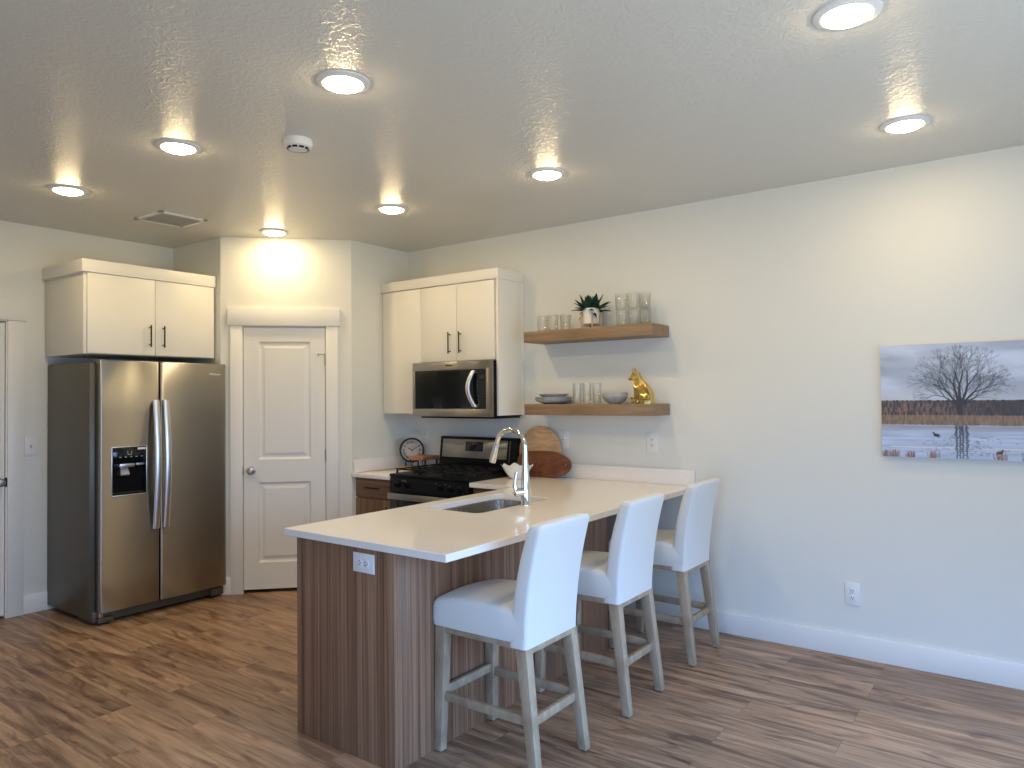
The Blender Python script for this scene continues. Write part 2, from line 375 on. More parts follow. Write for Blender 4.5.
# baseboards
def bb(name, pts_fn): b = MB(); pts_fn(b); st(b.build(name, M_trim))
bb('baseboard_right', lambda b: b.box(1.76, X1, -.015, 0, 0, .128, .003))
bb('baseboard_left', lambda b: b.box(GX, GX+.015, -2.408, RY, 0, .13, .003))
bb('baseboard_pantry', lambda b: (b.box(0, .104, 0, .015, 0, .13, .003), b.box(.910, L, 0, .015, 0, .13, .003), b.tf(DG)))
bb('baseboard_window_side', lambda b: b.box(X1-.015, X1, -1.1, 0, 0, .13, .003))

# ---------------------------------------------------------------- ceiling fixtures
lights = [
 ((2.178, -2.565), 'recessed ceiling light above the near end of the peninsula, nearest one left of centre'),
 ((.970, -2.575), 'recessed ceiling light left of the smoke detector, second from the left edge'),
 ((-.240, -2.585), 'recessed ceiling light in front of the fridge, farthest left of all'),
 ((3.885, -1.906), 'large looking recessed ceiling light at the top edge, nearest on the right'),
 ((3.887, -.690), 'recessed ceiling light above the tree picture, close to the long right wall'),
 ((2.166, -1.093), 'recessed ceiling light above the far stools, right of the cabinets'),
 ((.945, -1.105), 'recessed ceiling light above the kitchen aisle in front of the microwave'),
 ((-.220, -1.181), 'small recessed ceiling light directly in front of the pantry door wall')]
l0 = None
for (x, y), lab in lights:
    if l0 is None:
        l0 = thing('ceiling_light', (x, y, H), lab, 'ceiling light', 'recessed ceiling lights')
        b = MB(); b.lathe([(.074, -.008), (.080, -.012), (.092, -.009), (.104, -.005), (.106, 0), (.074, 0), (.072, -.006), (.074, -.008)], (x, y, H), 48); b.build('trim_ring', M_lampring, l0)
        b = MB(); b.lathe([(.0725, -.004), (.0715, -.011), (.066, -.018), (.050, -.024), (.025, -.027), (0, -.0275)], (x, y, H), 40); b.build('lens', M_lens, l0)
    else:
        c = copy_tree(l0); c.location = (x, y, H); tag(c, lab, 'ceiling light', 'recessed ceiling lights')
t = thing('smoke_detector', (1.505, -2.27, H), 'round white smoke detector on the ceiling with a dark slotted vent', 'smoke detector')
b = MB(); b.lathe([(0, 0), (.066, 0), (.068, -.018), (.064, -.034), (.052, -.040), (.050, -.044), (.030, -.048), (0, -.049)], (1.505, -2.27, H), 40); b.build('body', M_white, t)
b = MB()
for k in range(10):
    a0 = 2*PI*k/10 + .06; a1 = a0 + .50
    for a in [a0 + (a1-a0)*j/4 for j in range(4)]:
        da = (a1-a0)/4; rows = []
        for rr, z in ((.0522, -.0385), (.0512, -.0445), (.044, -.0468)):
            rows.append([(1.505+rr*1.01*math.cos(q), -2.27+rr*1.01*math.sin(q), H+z*1.01) for q in (a, a+da)])
        b.grid(rows)
b.build('vent_slots', M_dark, t)
t = thing('ceiling_vent', (-.447, -1.845, H), 'flat white rectangular air vent on the ceiling near the fridge', 'vent')
b = MB(); X0, X2, Y0, Y2 = -.615, -.28, -2.015, -1.675
for q in ((X0, X2, Y0, Y0+.03), (X0, X2, Y2-.03, Y2), (X0, X0+.03, Y0, Y2), (X2-.03, X2, Y0, Y2)): b.box(*q, H-.010, H, .002)
b.build('frame', M_lampring, t)
b = MB(); b.box(X0+.02, X2-.02, Y0+.02, Y2-.02, H-.0075, H)
y = Y0+.035
while y < Y2-.03: b.hexa([(X0+.03, y, H-.0095), (X2-.03, y, H-.0095), (X2-.03, y+.002, H-.0095), (X0+.03, y+.002, H-.0095)], [(X0+.03, y+.004, H-.007), (X2-.03, y+.004, H-.007), (X2-.03, y+.006, H-.007), (X0+.03, y+.006, H-.007)]); y += .0105
b.build('louvre_grille', mat('vent_grey', (.60, .60, .58), .5), t)

# ---------------------------------------------------------------- refrigerator
FY0, FY1, FXf = -2.230, -1.327, -.635; SEAM = -1.826
t = thing('refrigerator', (-.98, (FY0+FY1)/2, 0), 'stainless side-by-side refrigerator with ice and water dispenser under the wall cabinet', 'refrigerator')
b = MB(); b.box(-1.372, -.715, -2.260, FY1, .035, 1.745, .004); b.box(-.90, -.69, FY0-.02, FY1, .02, .09, .003); b.build('cabinet_body', M_side, t)
b = MB(); b.box(-.715, -.700, FY0+.012, FY1-.012, .09, 1.745); b.build('door_gasket', M_blackm, t)
def fdoor(y0, y1, hole=None):
    # convex door front, edges rounded; built as vertical strips with an optional recess
    n = 20; b = MB(); zb, zt = .085, 1.758; xb = -.690
    ys = sorted(set([y0 + (y1-y0)*i/n for i in range(n+1)] + [y0+.0015, y0+.004, y0+.008, y0+.0125, y1-.0015, y1-.004, y1-.008, y1-.0125] + (list(hole[:2]) if hole else [])))
    def xf(y):
        u = (y-y0)/(y1-y0)*2-1; e = min(y-y0, y1-y)
        x = FXf + .004 - .007*u*u
        if e < .012: x -= (.012 - math.sqrt(max(0, .012**2-(.012-e)**2)))
        return x
    zs = [zb, zb+.004, .3, .6] + ([hole[2], hole[3]] if hole else [1.0]) + [1.4, zt-.004, zt]
    zs = sorted(set(zs))
    t_ = bmesh.new(); V = {}
    for i, y in enumerate(ys):
        for j, z in enumerate(zs):
            dx = .004 if j in (0, len(zs)-1) else 0
            V[i, j] = t_.verts.new((xf(y)-dx, y, z))
    for i in range(len(ys)-1):
        for j in range(len(zs)-1):
            if hole and ys[i] >= hole[0]-1e-6 and ys[i+1] <= hole[1]+1e-6 and zs[j] >= hole[2]-1e-6 and zs[j+1] <= hole[3]+1e-6: continue
            t_.faces.new((V[i, j], V[i+1, j], V[i+1, j+1], V[i, j+1]))
    b._m(t_)
    def ring(idx):
        t2 = bmesh.new(); a = [t2.verts.new(V_) for V_ in idx]
        bk = [t2.verts.new((xb, p[1], p[2])) for p in idx]; m = len(a)
        for k in range(m): t2.faces.new((a[k], a[(k+1) % m], bk[(k+1) % m], bk[k]))
        t2.faces.new(bk); bmesh.ops.recalc_face_normals(t2, faces=t2.faces[:]); b._m(t2)
    N = len(ys)-1; Z = len(zs)-1
    peri = [(i, 0) for i in range(N)] + [(N, j) for j in range(Z)] + [(i, Z) for i in range(N, 0, -1)] + [(0, j) for j in range(Z, 0, -1)]
    ring([(xf(ys[i]) - (.004 if j in (0, Z) else 0), ys[i], zs[j]) for i, j in peri])
    return b
HY0, HY1, HZ0, HZ1 = -2.153, -1.925, .852, 1.172
dl = fdoor(FY0, SEAM-.004, (HY0, HY1, HZ0, HZ1)).build('freezer_door', M_ss, t, ang=50)
dr = fdoor(SEAM+.004, -1.314).build('fridge_door', M_ss, t, ang=50)
# dispenser: recess, upper control glass, spouts
d = MB(); x0 = FXf-.052
d.box(x0, x0+.004, HY0, HY1, HZ0, HZ1); d.box(x0, FXf+.002, HY0, HY0+.004, HZ0, HZ1); d.box(x0, FXf+.002, HY1-.004, HY1, HZ0, HZ1)
d.box(x0, FXf+.003, HY0, HY1, HZ0, HZ0+.006); d.box(x0, FXf+.002, HY0, HY1, HZ1-.004, HZ1)
disp = d.build('dispenser', M_glassb, dl)
d2 = MB(); d2.box(x0+.004, FXf+.0035, HY0+.003, HY1-.003, 1.06, HZ1-.003, .003); d2.build('dispenser_control_panel', M_screen, dl)
d = MB()
for q in ((HY0-.006, HY0+.001, HZ0-.004, HZ1+.004), (HY1-.001, HY1+.006, HZ0-.004, HZ1+.004)): d.box(FXf-.004, FXf+.006, q[0], q[1], q[2], q[3], .002)
for z in (HZ0-.007, HZ1-.001): d.box(FXf-.004, FXf+.006, HY0-.004, HY1+.004, z, z+.007, .002)
d.build('dispenser_bezel', M_handle, dl)
d = MB(); d.box(x0+.004, FXf-.004, -2.10, -2.00, 1.035, 1.062, .003); d.box(x0+.01, FXf-.012, -1.985, -1.93, 1.045, 1.06, .003); d.build('dispenser_spout', M_handle, dl)
d = MB(); d.hexa([(x0+.012, -2.085, .975), (x0+.035, -2.085, .985), (x0+.035, -2.025, .985), (x0+.012, -2.025, .975)], [(x0+.004, -2.08, 1.035), (x0+.012, -2.08, 1.035), (x0+.012, -2.03, 1.035), (x0+.004, -2.03, 1.035)], .003); d.build('dispenser_paddle', M_mark, dl)
d = MB(); d.box(x0+.006, FXf-.004, HY0+.01, HY1-.01, HZ0+.007, HZ0+.012); d.build('drip_tray', M_blackm, dl)
for k in range(5): d = MB(); d.box(FXf+.0036, FXf+.0040, HY0+.045+k*.036, HY0+.060+k*.036, 1.104, 1.108); d.build('dispenser_icon', M_mark, dl)
d = MB(); d.prism([(-.016, .025), (-.013, 0), (.013, 0), (.016, .025), (.013, .025), (.010, .003), (-.010, .003), (-.013, .025)], 0, .0006, frame((FXf+.0034, -2.038, 1.120), (0, 1, 0), (0, 0, 1), (1, 0, 0))); d.build('dispenser_icon', M_mark, dl)
d = MB(); d.box(FXf+.0036, FXf+.0042, -1.985, -1.93, 1.152, 1.166); d.build('dispenser_sticker', M_white, dl)
def pull(y, parent):
    pts = [(FXf+.004, y, 1.478)]; n = 14
    for i in range(n+1):
        u = i/n; z = 1.488 - u*.892; pts.append((FXf+.030+.034*math.sin(PI*u), y, z))
    pts.append((FXf+.004, y, .606))
    h = MB(); rows = []
    for k in range(1, n+2):
        x, yy, z = pts[k]; wd = .0215
        rows.append([(x-.014, yy-wd, z), (x-.002, yy-wd, z), (x+.004, yy-wd*.6, z), (x+.005, yy, z), (x+.004, yy+wd*.6, z), (x-.002, yy+wd, z), (x-.014, yy+wd, z), (x-.014, yy-wd, z)])
    h.grid(rows)
    h.box(FXf-.006, FXf+.030, y-.014, y+.014, 1.462, 1.490, .004); h.box(FXf-.006, FXf+.030, y-.014, y+.014, .594, .622, .004)
    h.build('door_pull', M_handle, parent)
pull(-1.866, dl); pull(-1.796, dr)
text('logo', 'Whirlpool', .021, frame((FXf+.0038, -1.412, 1.680), (0, 1, 0), (0, 0, 1), (1, 0, 0)), M_white, dr, .0006)
b = MB(); b.box(-.76, -.70, FY0+.11, FY1-.11, .030, .082, .003)
for k in range(5): b.box(-.702, -.698, FY0+.12, FY1-.12, .036+k*.009, .040+k*.009)
b.build('toe_grille', M_blackm, t)
b = MB(); b.box(-.70, -.655, FY0+.002, FY0+.10, .018, .050, .004); b.build('foot_cover', M_side, t)
b = MB(); b.box(-.70, -.655, FY1-.10, FY1-.002, .018, .072, .004); b.build('foot_cover', M_side, t)
b = MB(); b.box(-.70, -.652, FY0+.004, FY0+.03, .055, .082, .002); b.tube([(-.67, FY0+.02, .02), (-.67, FY0+.02, .085)], .006, 8); b.build('bottom_hinge', M_nickel, t)
b = MB(); b.box(-.76, -.66, FY0+.004, FY0+.05, 1.745, 1.766, .003); b.build('top_hinge', M_side, t)
for x, y in ((-1.28, FY0+.05), (-1.28, FY1-.05), (-.69, FY0+.05), (-.69, FY1-.05)):
    b = MB(); b.tube([(x, y, 0), (x, y, .036)], .016, 12); b.build('foot', M_blackm, t)

# ---------------------------------------------------------------- cabinets
def bar_pull(parent, p0, p1, n, off=.028, r=.0052, inset=.018):
    p0, p1, n = Vector(p0), Vector(p1), Vector(n); d = (p1-p0).normalized(); h = MB()
    h.tube([p0+n*off, p1+n*off], r, 10); h.tube([p0+d*inset, p0+d*inset+n*off], r*.8, 8); h.tube([p1-d*inset, p1-d*inset+n*off], r*.8, 8)
    return h.build('handle', M_hw, parent)
# above the fridge
t = thing('wall_cabinet', (-1.08, -1.80, 1.805), 'white two-door wall cabinet with flat crown above the refrigerator', 'cabinet')
CF = -.775
b = MB(); b.box(GX+.001, CF, -2.274, -1.328, 1.807, 2.375, .001); b.box(GX+.001, GX+.012, -2.281, -2.276, 1.807, 2.36); b.build('body', M_cab, t)
b = MB(); b.box(GX+.001, -.750, -2.292, -1.328, 2.355, 2.440, .002); b.build('crown', M_cab, t)
for y0, y1, hy in ((-2.256, -1.8005, -1.842), (-1.7965, -1.342, -1.744)):
    b = MB(); b.box(CF, CF+.020, y0, y1, 1.811, 2.350, .0015); d = b.build('door', M_cab, t)
    bar_pull(d, (CF+.020, hy, 1.868), (CF+.020, hy, 2.025), (1, 0, 0))
# right: tall unit + over-microwave unit + end panel
YF = -.295
t = thing('wall_cabinet', (.228, -.16, 1.36), 'tall narrow white wall cabinet left of the microwave', 'cabinet')
b = MB(); b.box(.002, .450, YF, -.001, 1.362, 2.352, .001); b.build('body', M_cab, t)
b = MB(); b.box(.032, .4485, YF-.020, YF, 1.365, 2.346, .0015); d = b.build('door', M_cab, t)
bar_pull(d, (.408, YF-.020, 1.425), (.408, YF-.020, 1.582), (0, -1, 0))
t = thing('wall_cabinet', (.83, -.16, 1.76), 'white two-door wall cabinet directly above the microwave', 'cabinet')
b = MB(); b.box(.451, 1.196, YF, -.001, 1.762, 2.352, .001); b.build('body', M_cab, t)
for x0, x1, hx in ((.4525, .8175, .757), (.8215, 1.178, .863)):
    b = MB(); b.box(x0, x1, YF-.020, YF, 1.765, 2.346, .0015); d = b.build('door', M_cab, t)
    bar_pull(d, (hx, YF-.020, 1.822), (hx, YF-.020, 1.985), (0, -1, 0))
b = MB(); b.box(1.1965, 1.215, YF-.018, -.001, 1.355, 2.352, .001); b.box(1.215, 1.222, -.028, -.001, 1.355, 2.35, .001)
tag(b.build('end_panel', M_cab, None, (1.206, -.15, 1.355)), 'white side panel closing the cabinets right of the microwave', 'panel')
b = MB(); b.box(.002, 1.223, -.322, -.001, 2.3525, 2.428, .002)
tag(b.build('crown_moulding', M_cab, None, (.62, -.16, 2.3565)), 'flat white crown board running over the cabinets above the microwave', 'trim')

# microwave
MX0, MX1, MZ0, MZ1, MY = .4525, 1.195, 1.345, 1.757, -.400
t = thing('microwave', (.83, -.2, MZ0), 'stainless over-the-range microwave with dark glass door and curved handle', 'microwave')
b = MB(); b.box(MX0+.004, MX1, MY+.040, -.004, MZ0, MZ1-.001, .002); b.box(MX0+.03, MX1+.004, MY+.05, -.03, MZ0-.012, MZ0+.001, .002); b.build('case', M_black, t)
b = MB(); b.box(MX0-.014, MX1+.012, MY, MY+.038, 1.694, MZ1, .003); b.box(MX0-.014, MX1+.012, MY, MY+.038, MZ0+.002, 1.405, .003)
b.box(MX0-.014, .465, MY, MY+.038, 1.400, 1.70, .002); b.box(1.165, MX1+.012, MY, MY+.038, 1.400, 1.70, .002)
dm = b.build('door', M_ss, t)
b = MB(); b.box(.464, 1.166, MY+.004, MY+.034, 1.404, 1.695); b.build('window', M_glassb, dm)
b = MB(); b.box(.52, .97, MY+.0030, MY+.0045, 1.435, 1.655); b.build('window_mesh', mat('dark_mesh', (.003, .004, .004), .12), dm)
b = MB(); rows = []
for k in range(17):
    u = k/16; z = 1.682 - u*.262; s = math.sin(PI*u); x = 1.058 - .034*s + .012*u; y = MY - .012 - .030*s
    rows.append([(x-.019, y+.006, z), (x-.019, y-.003, z), (x-.010, y-.008, z), (x+.010, y-.008, z), (x+.017, y-.002, z), (x+.017, y+.006, z), (x-.019, y+.006, z)])
b.grid(rows); b.box(1.046, 1.072, MY-.014, MY+.006, 1.664, 1.686, .003); b.box(1.056, 1.086, MY-.014, MY+.006, 1.416, 1.436, .003); b.build('handle', M_handle, dm)
b = MB()
for i in range(7):
    for j in range(3): b.box(1.105+j*.017, 1.112+j*.017, MY+.0028, MY+.0042, 1.475+i*.02, 1.478+i*.02)
b.build('keypad_marks', mat('faint_marks', (.06, .065, .065), .4), dm)
b = MB(); b.box(1.103, 1.152, MY+.0028, MY+.0042, 1.625, 1.648); b.build('clock_display', mat('dim_display', (.03, .035, .035), .3), dm)
text('logo', 'Whirlpool', .017, frame((.815, MY-.0006, 1.729), (1, 0, 0), (0, 0, 1), (0, -1, 0)), M_hw, dm, .0005)

# ---------------------------------------------------------------- range
RX0, RX1 = .444, 1.200
t = thing('range', (.82, -.34, 0), 'freestanding gas range with black cooktop and stainless control backguard', 'stove')
b = MB(); b.box(RX0, RX1, -.625, -.03, .02, .905, .003); b.build('body', M_black, t)
b = MB(); b.box(RX0-.008, RX1+.004, -.650, -.10, .905, .926, .006)
b.build('cooktop', M_black, t)
gr = []
for gx0, gx1 in ((.465, .70), (.705, .93), (.935, 1.172)):
    b = MB(); z = .962
    for y in (-.60, -.365, -.14): b.box(gx0, gx1, y-.006, y+.006, z-.010, z, .002)
    for x in (gx0+.006, (gx0+gx1)/2, gx1-.006): b.box(x-.006, x+.006, -.60, -.14, z-.010, z, .002)
    for x in (gx0+.006, gx1-.006):
        for y in (-.60, -.365, -.14): b.box(x-.006, x+.006, y-.006, y+.006, .927, z-.008)
    for y in (-.48, -.255): b.box(gx0, gx1, y-.005, y+.005, z-.008, z, .002)
    b.build('grate', M_iron, t)
for x, y in ((.58, -.48), (.58, -.255), (.817, -.365), (1.055, -.48), (1.055, -.255)):
    b = MB(); b.lathe([(0, .022), (.030, .022), (.034, .016), (.040, .014), (.042, 0), (0, 0)], (x, y, .926), 24); b.build('burner', M_iron, t)
b = MB(); b.hexa([(RX0-.004, -.655, .795), (RX1+.004, -.655, .795), (RX1+.004, -.62, .795), (RX0-.004, -.62, .795)],
                 [(RX0-.004, -.640, .904), (RX1+.004, -.640, .904), (RX1+.004, -.62, .904), (RX0-.004, -.62, .904)], .002)
b.build('control_panel', M_black, t)
for x in (.52, .62, .95, 1.04, 1.13):
    b = MB(); b.lathe([(0, 0), (.026, 0), (.025, .006), (.019, .010), (.017, .028), (.013, .030), (0, .030)], seg=24, mat=frame((x, -.650, .850), (1, 0, 0), (0, .14, -.99), (0, -.99, .14)))
    b.box(x-.0022, x+.0022, -.684, -.668, .838, .868, .001); b.build('knob', M_black, t)
for x in (.565, .585, .60, .90, .99): b = MB(); b.box(x, x+.006, -.651, -.6455, .878, .881); b.build('panel_mark', M_mark, t)
b = MB(); b.box(RX0, RX1, -.655, -.625, .20, .790, .004); od = b.build('oven_door', M_glassb, t)
b = MB(); b.box(RX0+.002, RX1-.002, -.684, -.672, .742, .788, .005); b.box(RX0+.002, RX0+.05, -.675, -.653, .750, .780, .003); b.box(RX1-.05, RX1-.002, -.675, -.653, .750, .780, .003)
b.build('handle', M_ss, od)
b = MB(); b.box(RX0, RX1, -.650, -.625, .03, .190, .004); b.build('storage_drawer', M_black, t)
b = MB(); b.hexa([(RX0-.006, -.105, .925), (RX1+.004, -.105, .925), (RX1+.004, -.028, .925), (RX0-.006, -.028, .925)],
                 [(RX0-.010, -.070, 1.178), (RX1+.004, -.070, 1.178), (RX1+.004, -.028, 1.178), (RX0-.010, -.028, 1.178)], .004)
bg = b.build('backguard', M_black, t)
def bgy(z, o): return -.105 + .035*(z-.925)/.253 - o
def bgp(b, x0, x1, z0, z1, o=.003):
    b.hexa([(x0, bgy(z0, o), z0), (x1, bgy(z0, o), z0), (x1, bgy(z0, -.002), z0), (x0, bgy(z0, -.002), z0)],
           [(x0, bgy(z1, o), z1), (x1, bgy(z1, o), z1), (x1, bgy(z1, -.002), z1), (x0, bgy(z1, -.002), z1)], .001)
b = MB(); bgp(b, .465, 1.115, 1.015, 1.158); b.build('steel_panel', M_ss, bg)
b = MB(); bgp(b, .705, .882, 1.068, 1.142, .005); b.build('display', M_screen, bg)
b = MB(); bgp(b, 1.135, 1.143, .99, 1.158, .003); b.build('edge_highlight', M_side, bg)  # grey strip standing in for the thin highlight on the black backguard

# ---------------------------------------------------------------- base cabinets and counters
CZ = .905; CT = .031
t = thing('base_cabinet', (.22, -.3, 0), 'small walnut base cabinet with one drawer left of the stove', 'cabinet')
b = MB(); b.box(.022, .432, -.595, -.002, .10, CZ-CT, .001); b.box(.022, .432, -.53, -.05, 0, .10); b.build('body', M_lamv, t)
b = MB(); b.box(.002, .022, -.600, -.002, 0, CZ-CT, .001); b.build('filler', M_trim, t)
b = MB(); b.box(.026, .430, -.615, -.595, .722, .868, .0015); d = b.build('drawer', M_lamh, t); bar_pull(d, (.150, -.615, .800), (.305, -.615, .800), (0, -1, 0))
b = MB(); b.box(.026, .430, -.615, -.595, .106, .716, .0015); d = b.build('door', M_lamv, t); bar_pull(d, (.395, -.615, .52), (.395, -.615, .67), (0, -1, 0))
t = thing('base_cabinet', (1.43, -.3, 0), 'walnut base cabinet right of the stove, mostly behind the peninsula', 'cabinet')
b = MB(); b.box(1.215, 1.70, -.595, -.002, .10, CZ-CT, .001); b.box(1.215, 1.70, -.53, -.05, 0, .10); b.build('body', M_lamv, t)
b = MB(); b.box(1.218, 1.62, -.615, -.595, .722, .868, .0015); d = b.build('drawer', M_lamh, t); bar_pull(d, (1.34, -.615, .800), (1.50, -.615, .800), (0, -1, 0))
b = MB(); b.box(1.218, 1.62, -.615, -.595, .106, .716, .0015); d = b.build('door', M_lamv, t); bar_pull(d, (1.25, -.615, .52), (1.25, -.615, .67), (0, -1, 0))

t = thing('peninsula_base', (1.975, -1.5, 0), 'walnut-striped peninsula base under the white counter', 'cabinet')
PX0, PX1, PY0, PY1 = 1.667, 2.283, -2.407, -.66
b = MB(); b.box(PX0, 2.188, PY0, PY0+.018, 0, CZ-CT, .001); b.box(2.190, PX1-.001, PY0, PY0+.018, 0, CZ-CT, .001); b.build('end_panel', M_lam, t)
b = MB(); b.box(PX1-.018, PX1, PY0+.0185, PY1, 0, CZ-CT, .001); b.build('seating_side_panel', M_lam, t)
b = MB(); b.box(PX0+.06, PX0+.075, PY0+.0185, PY1, .0, .10); b.box(PX0+.018, PX0+.030, PY0+.0185, PY1, .10, CZ-CT); b.box(PX0+.03, PX1-.018, PY1-.016, PY1, 0, CZ-CT); b.box(PX0+.03, PX1-.018, PY0+.0185, PY1-.016, .085, .10)
b.build('body', M_lamv, t)
y = PY0+.022
for wd in (.44, .44, .44, .39):
    b = MB(); b.box(PX0, PX0+.018, y, y+wd-.004, .106, .868, .0015); d = b.build('door', M_lamv, t)
    bar_pull(d, (PX0, y+wd-.05, .68), (PX0, y+wd-.05, .83), (-1, 0, 0)); y += wd
# counter with sink hole
def rrect(x0, x1, y0, y1, r, n=6):
    P = []
    for cx, cy, a0 in ((x1-r, y1-r, 0), (x0+r, y1-r, 90), (x0+r, y0+r, 180), (x1-r, y0+r, 270)):
        for k in range(n+1):
            a = math.radians(a0 + 90*k/n); P.append((cx+r*math.cos(a), cy+r*math.sin(a)))
    return P
def plate_with_hole(outer, hole, z0, z1):
    t_ = bmesh.new()
    def loop(P, z): return [t_.verts.new((p[0], p[1], z)) for p in P]
    for z in (z0, z1):
        A, B = loop(outer, z), loop(hole, z)
        ed = [t_.edges.new((q[i], q[(i+1) % len(q)])) for q in (A, B) for i in range(len(q))]
        bmesh.ops.triangle_fill(t_, use_beauty=True, use_dissolve=False, edges=ed)
        if z == z0: lo = (A, B)
        else: hi = (A, B)
    for l, h in zip(lo, hi):
        n = len(l)
        for i in range(n): t_.faces.new((l[i], l[(i+1) % n], h[(i+1) % n], h[i]))
    bmesh.ops.recalc_face_normals(t_, faces=t_.faces[:]); return t_
KX0, KX1, KY0, KY1 = 1.597, 2.577, -2.426, -.66
SX0, SX1, SY0, SY1 = 1.705, 2.085, -1.625, -.955
outer = [(1.207, -.002), (1.207, -.645), (KX0, -.645), (KX0, KY0), (KX1, KY0), (KX1, -.002)]
b = MB(); b._m(plate_with_hole(outer, rrect(SX0, SX1, SY0, SY1, .055), CZ-CT, CZ))
ct = b.build('countertop', M_quartz, None, (2.1, -1.2, CZ-CT), ang=20)
tag(ct, 'large white quartz counter of the peninsula with the sink cut into it', 'countertop')
md = ct.modifiers.new('bev', 'BEVEL'); md.width = .002; md.segments = 2; md.limit_method = 'ANGLE'; md.angle_limit = math.radians(60)
b = MB(); b.box(.002, .426, -.640, -.002, CZ-CT, CZ, .002)
tag(b.build('countertop', M_quartz, None, (.21, -.32, CZ-CT)), 'short white counter in the corner left of the stove', 'countertop')
b = MB(); b.box(.002, .022, -.625, -.022, CZ+.0005, CZ+.102, .002)
tag(b.build('backsplash', M_quartz, None, (.012, -.3, CZ)), 'low white backsplash strip on the corner side wall behind the clock', 'backsplash')
b = MB(); b.box(.0, .425, -.022, -.002, CZ+.0005, CZ+.102, .002)
tag(b.build('backsplash', M_quartz, None, (.21, -.012, CZ)), 'short low white backsplash between the corner and the stove', 'backsplash')
b = MB(); b.box(1.208, 2.567, -.022, -.002, CZ+.0005, CZ+.102, .002)
tag(b.build('backsplash', M_quartz, None, (1.9, -.012, CZ)), 'long low white backsplash strip behind the wooden boards, right of the stove', 'backsplash')
# sink
t = thing('sink', (1.895, -1.29, .68), 'stainless undermount sink set into the peninsula counter', 'sink')
b = MB(); zs = [(0, CZ-CT-.001), (.004, CZ-CT-.004), (.008, .76), (.012, .72), (.035, .695)]
t_ = bmesh.new(); rings = []
for ins, z in [(-.02, CZ-CT-.001)] + zs: rings.append([t_.verts.new((p[0], p[1], z)) for p in rrect(SX0+ins, SX1-ins, SY0+ins, SY1-ins, max(.055-ins*.5, .03))])
for A, B in zip(rings, rings[1:]):
    for i in range(len(A)): t_.faces.new((A[i], A[(i+1) % len(A)], B[(i+1) % len(A)], B[i]))
t_.faces.new(rings[-1]); bmesh.ops.recalc_face_normals(t_, faces=t_.faces[:])
bmesh.ops.reverse_faces(t_, faces=t_.faces[:]) if t_.faces[-1].normal.z < 0 else None
b._m(t_); b.build('basin', M_sink, t)
b = MB(); b.lathe([(0, .003), (.030, .003), (.044, .006), (.046, .001), (0, .001)], (1.895, -1.29, .695), 28); b.build('drain', M_chrome, t)
# faucet
t = thing('faucet', (2.118, -1.262, CZ), 'tall chrome gooseneck pull-down faucet beside the sink', 'faucet')
fx, fy = 2.118, -1.262
b = MB(); b.lathe([(0, 0), (.027, 0), (.027, .004), (.0245, .008), (.0235, .10), (.021, .16), (.016, .24), (.0135, .30)], (fx, fy, CZ), 32)
pts = [(fx, fy, CZ+.295)]; R = .098
for k in range(0, 21):
    a = PI*k/20*.93; pts.append((fx-R+R*math.cos(a), fy, 1.212+R*math.sin(a)))
b.tube(pts, .0125, 20)
body = b.build('body', M_chrome, t)
e = Vector(pts[-1]); dn = (e-Vector(pts[-2])).normalized()
b = MB(); b.tube([e-dn*.004, e+dn*.02, e+dn*.10, e+dn*.112], [.0135, .0155, .0195, .0180], 24); b.build('spray_head', M_chrome, t)
b = MB(); b.tube([e+dn*.1105, e+dn*.1135], [.0150, .0150], 20); b.build('aerator', M_blackm, t)
# lever on the side facing the stove, hub horizontal
hd = Vector((-.52, -.85, 0)).normalized(); hp = Vector((fx, fy, .977))
b = MB(); b.tube([hp+hd*.012, hp+hd*.048, hp+hd*.062, hp+hd*.066], [.0225, .0225, .021, .014], 24)
b.tube([hp+hd*.056+Vector((0, 0, .004)), hp+hd*.062+Vector((0, 0, .030)), hp+hd*.060+Vector((0, 0, .070)), hp+hd*.050+Vector((0, 0, .108))], [.014, .011, .0085, .0105], 14); b.build('lever_handle', M_chrome, t)

# ---------------------------------------------------------------- shelves and what stands on them
for z0, z1, lab in ((1.361, 1.437, 'thick oak floating shelf, the lower one with plates and gold figurine'), (1.876, 1.952, 'thick oak floating shelf, the upper one with the potted plant')):
    b = MB(); b.box(1.400, 2.397, -.255, -.001, z0, z1, .0015); tag(b.build('floating_shelf', M_shelf, None, (1.9, -.128, z0)), lab, 'shelf', 'oak floating shelves')
ZL, ZU = 1.4375, 1.9525
def tumbler(r0, r1, h, th=.0025, base=.010): return [(0, 0), (r0-.002, 0), (r0, .002), (r1, h-.001), (r1-th*.5, h), (r1-th, h-.001), (r0-th, base+.002), (r0-th-.003, base), (0, base)]
def rep(first, spots):
    for i, (x, y, lab) in enumerate(spots):
        o = first if i == 0 else copy_tree(first)
        o.location = (x, y, o.location.z); o['label'] = lab
b = MB(); b.lathe(tumbler(.036, .042, .118), (0, 0, ZU), 36)
g = tag(b.build('drinking_glass', M_glass, None, (0, 0, ZU), ang=50), '', 'glass', 'short tumblers on the upper shelf')
rep(g, [(1.487, -.145, 'short clear tumbler on the upper shelf, leftmost of three'), (1.580, -.150, 'short clear tumbler on the upper shelf, middle of three'), (1.652, -.095, 'short clear tumbler on the upper shelf, nearest the potted plant')])
b = MB(); b.lathe(tumbler(.030, .032, .143, .0025, .014), (0, 0, ZL), 36)
g = tag(b.build('drinking_glass', M_glass, None, (0, 0, ZL), ang=50), '', 'glass', 'tall tumblers on the lower shelf')
rep(g, [(1.776, -.150, 'tall clear tumbler on the lower shelf, next to the plates'), (1.842, -.130, 'tall clear tumbler on the lower shelf, middle of three'), (1.902, -.096, 'tall clear tumbler on the lower shelf, next to the grey bowl')])
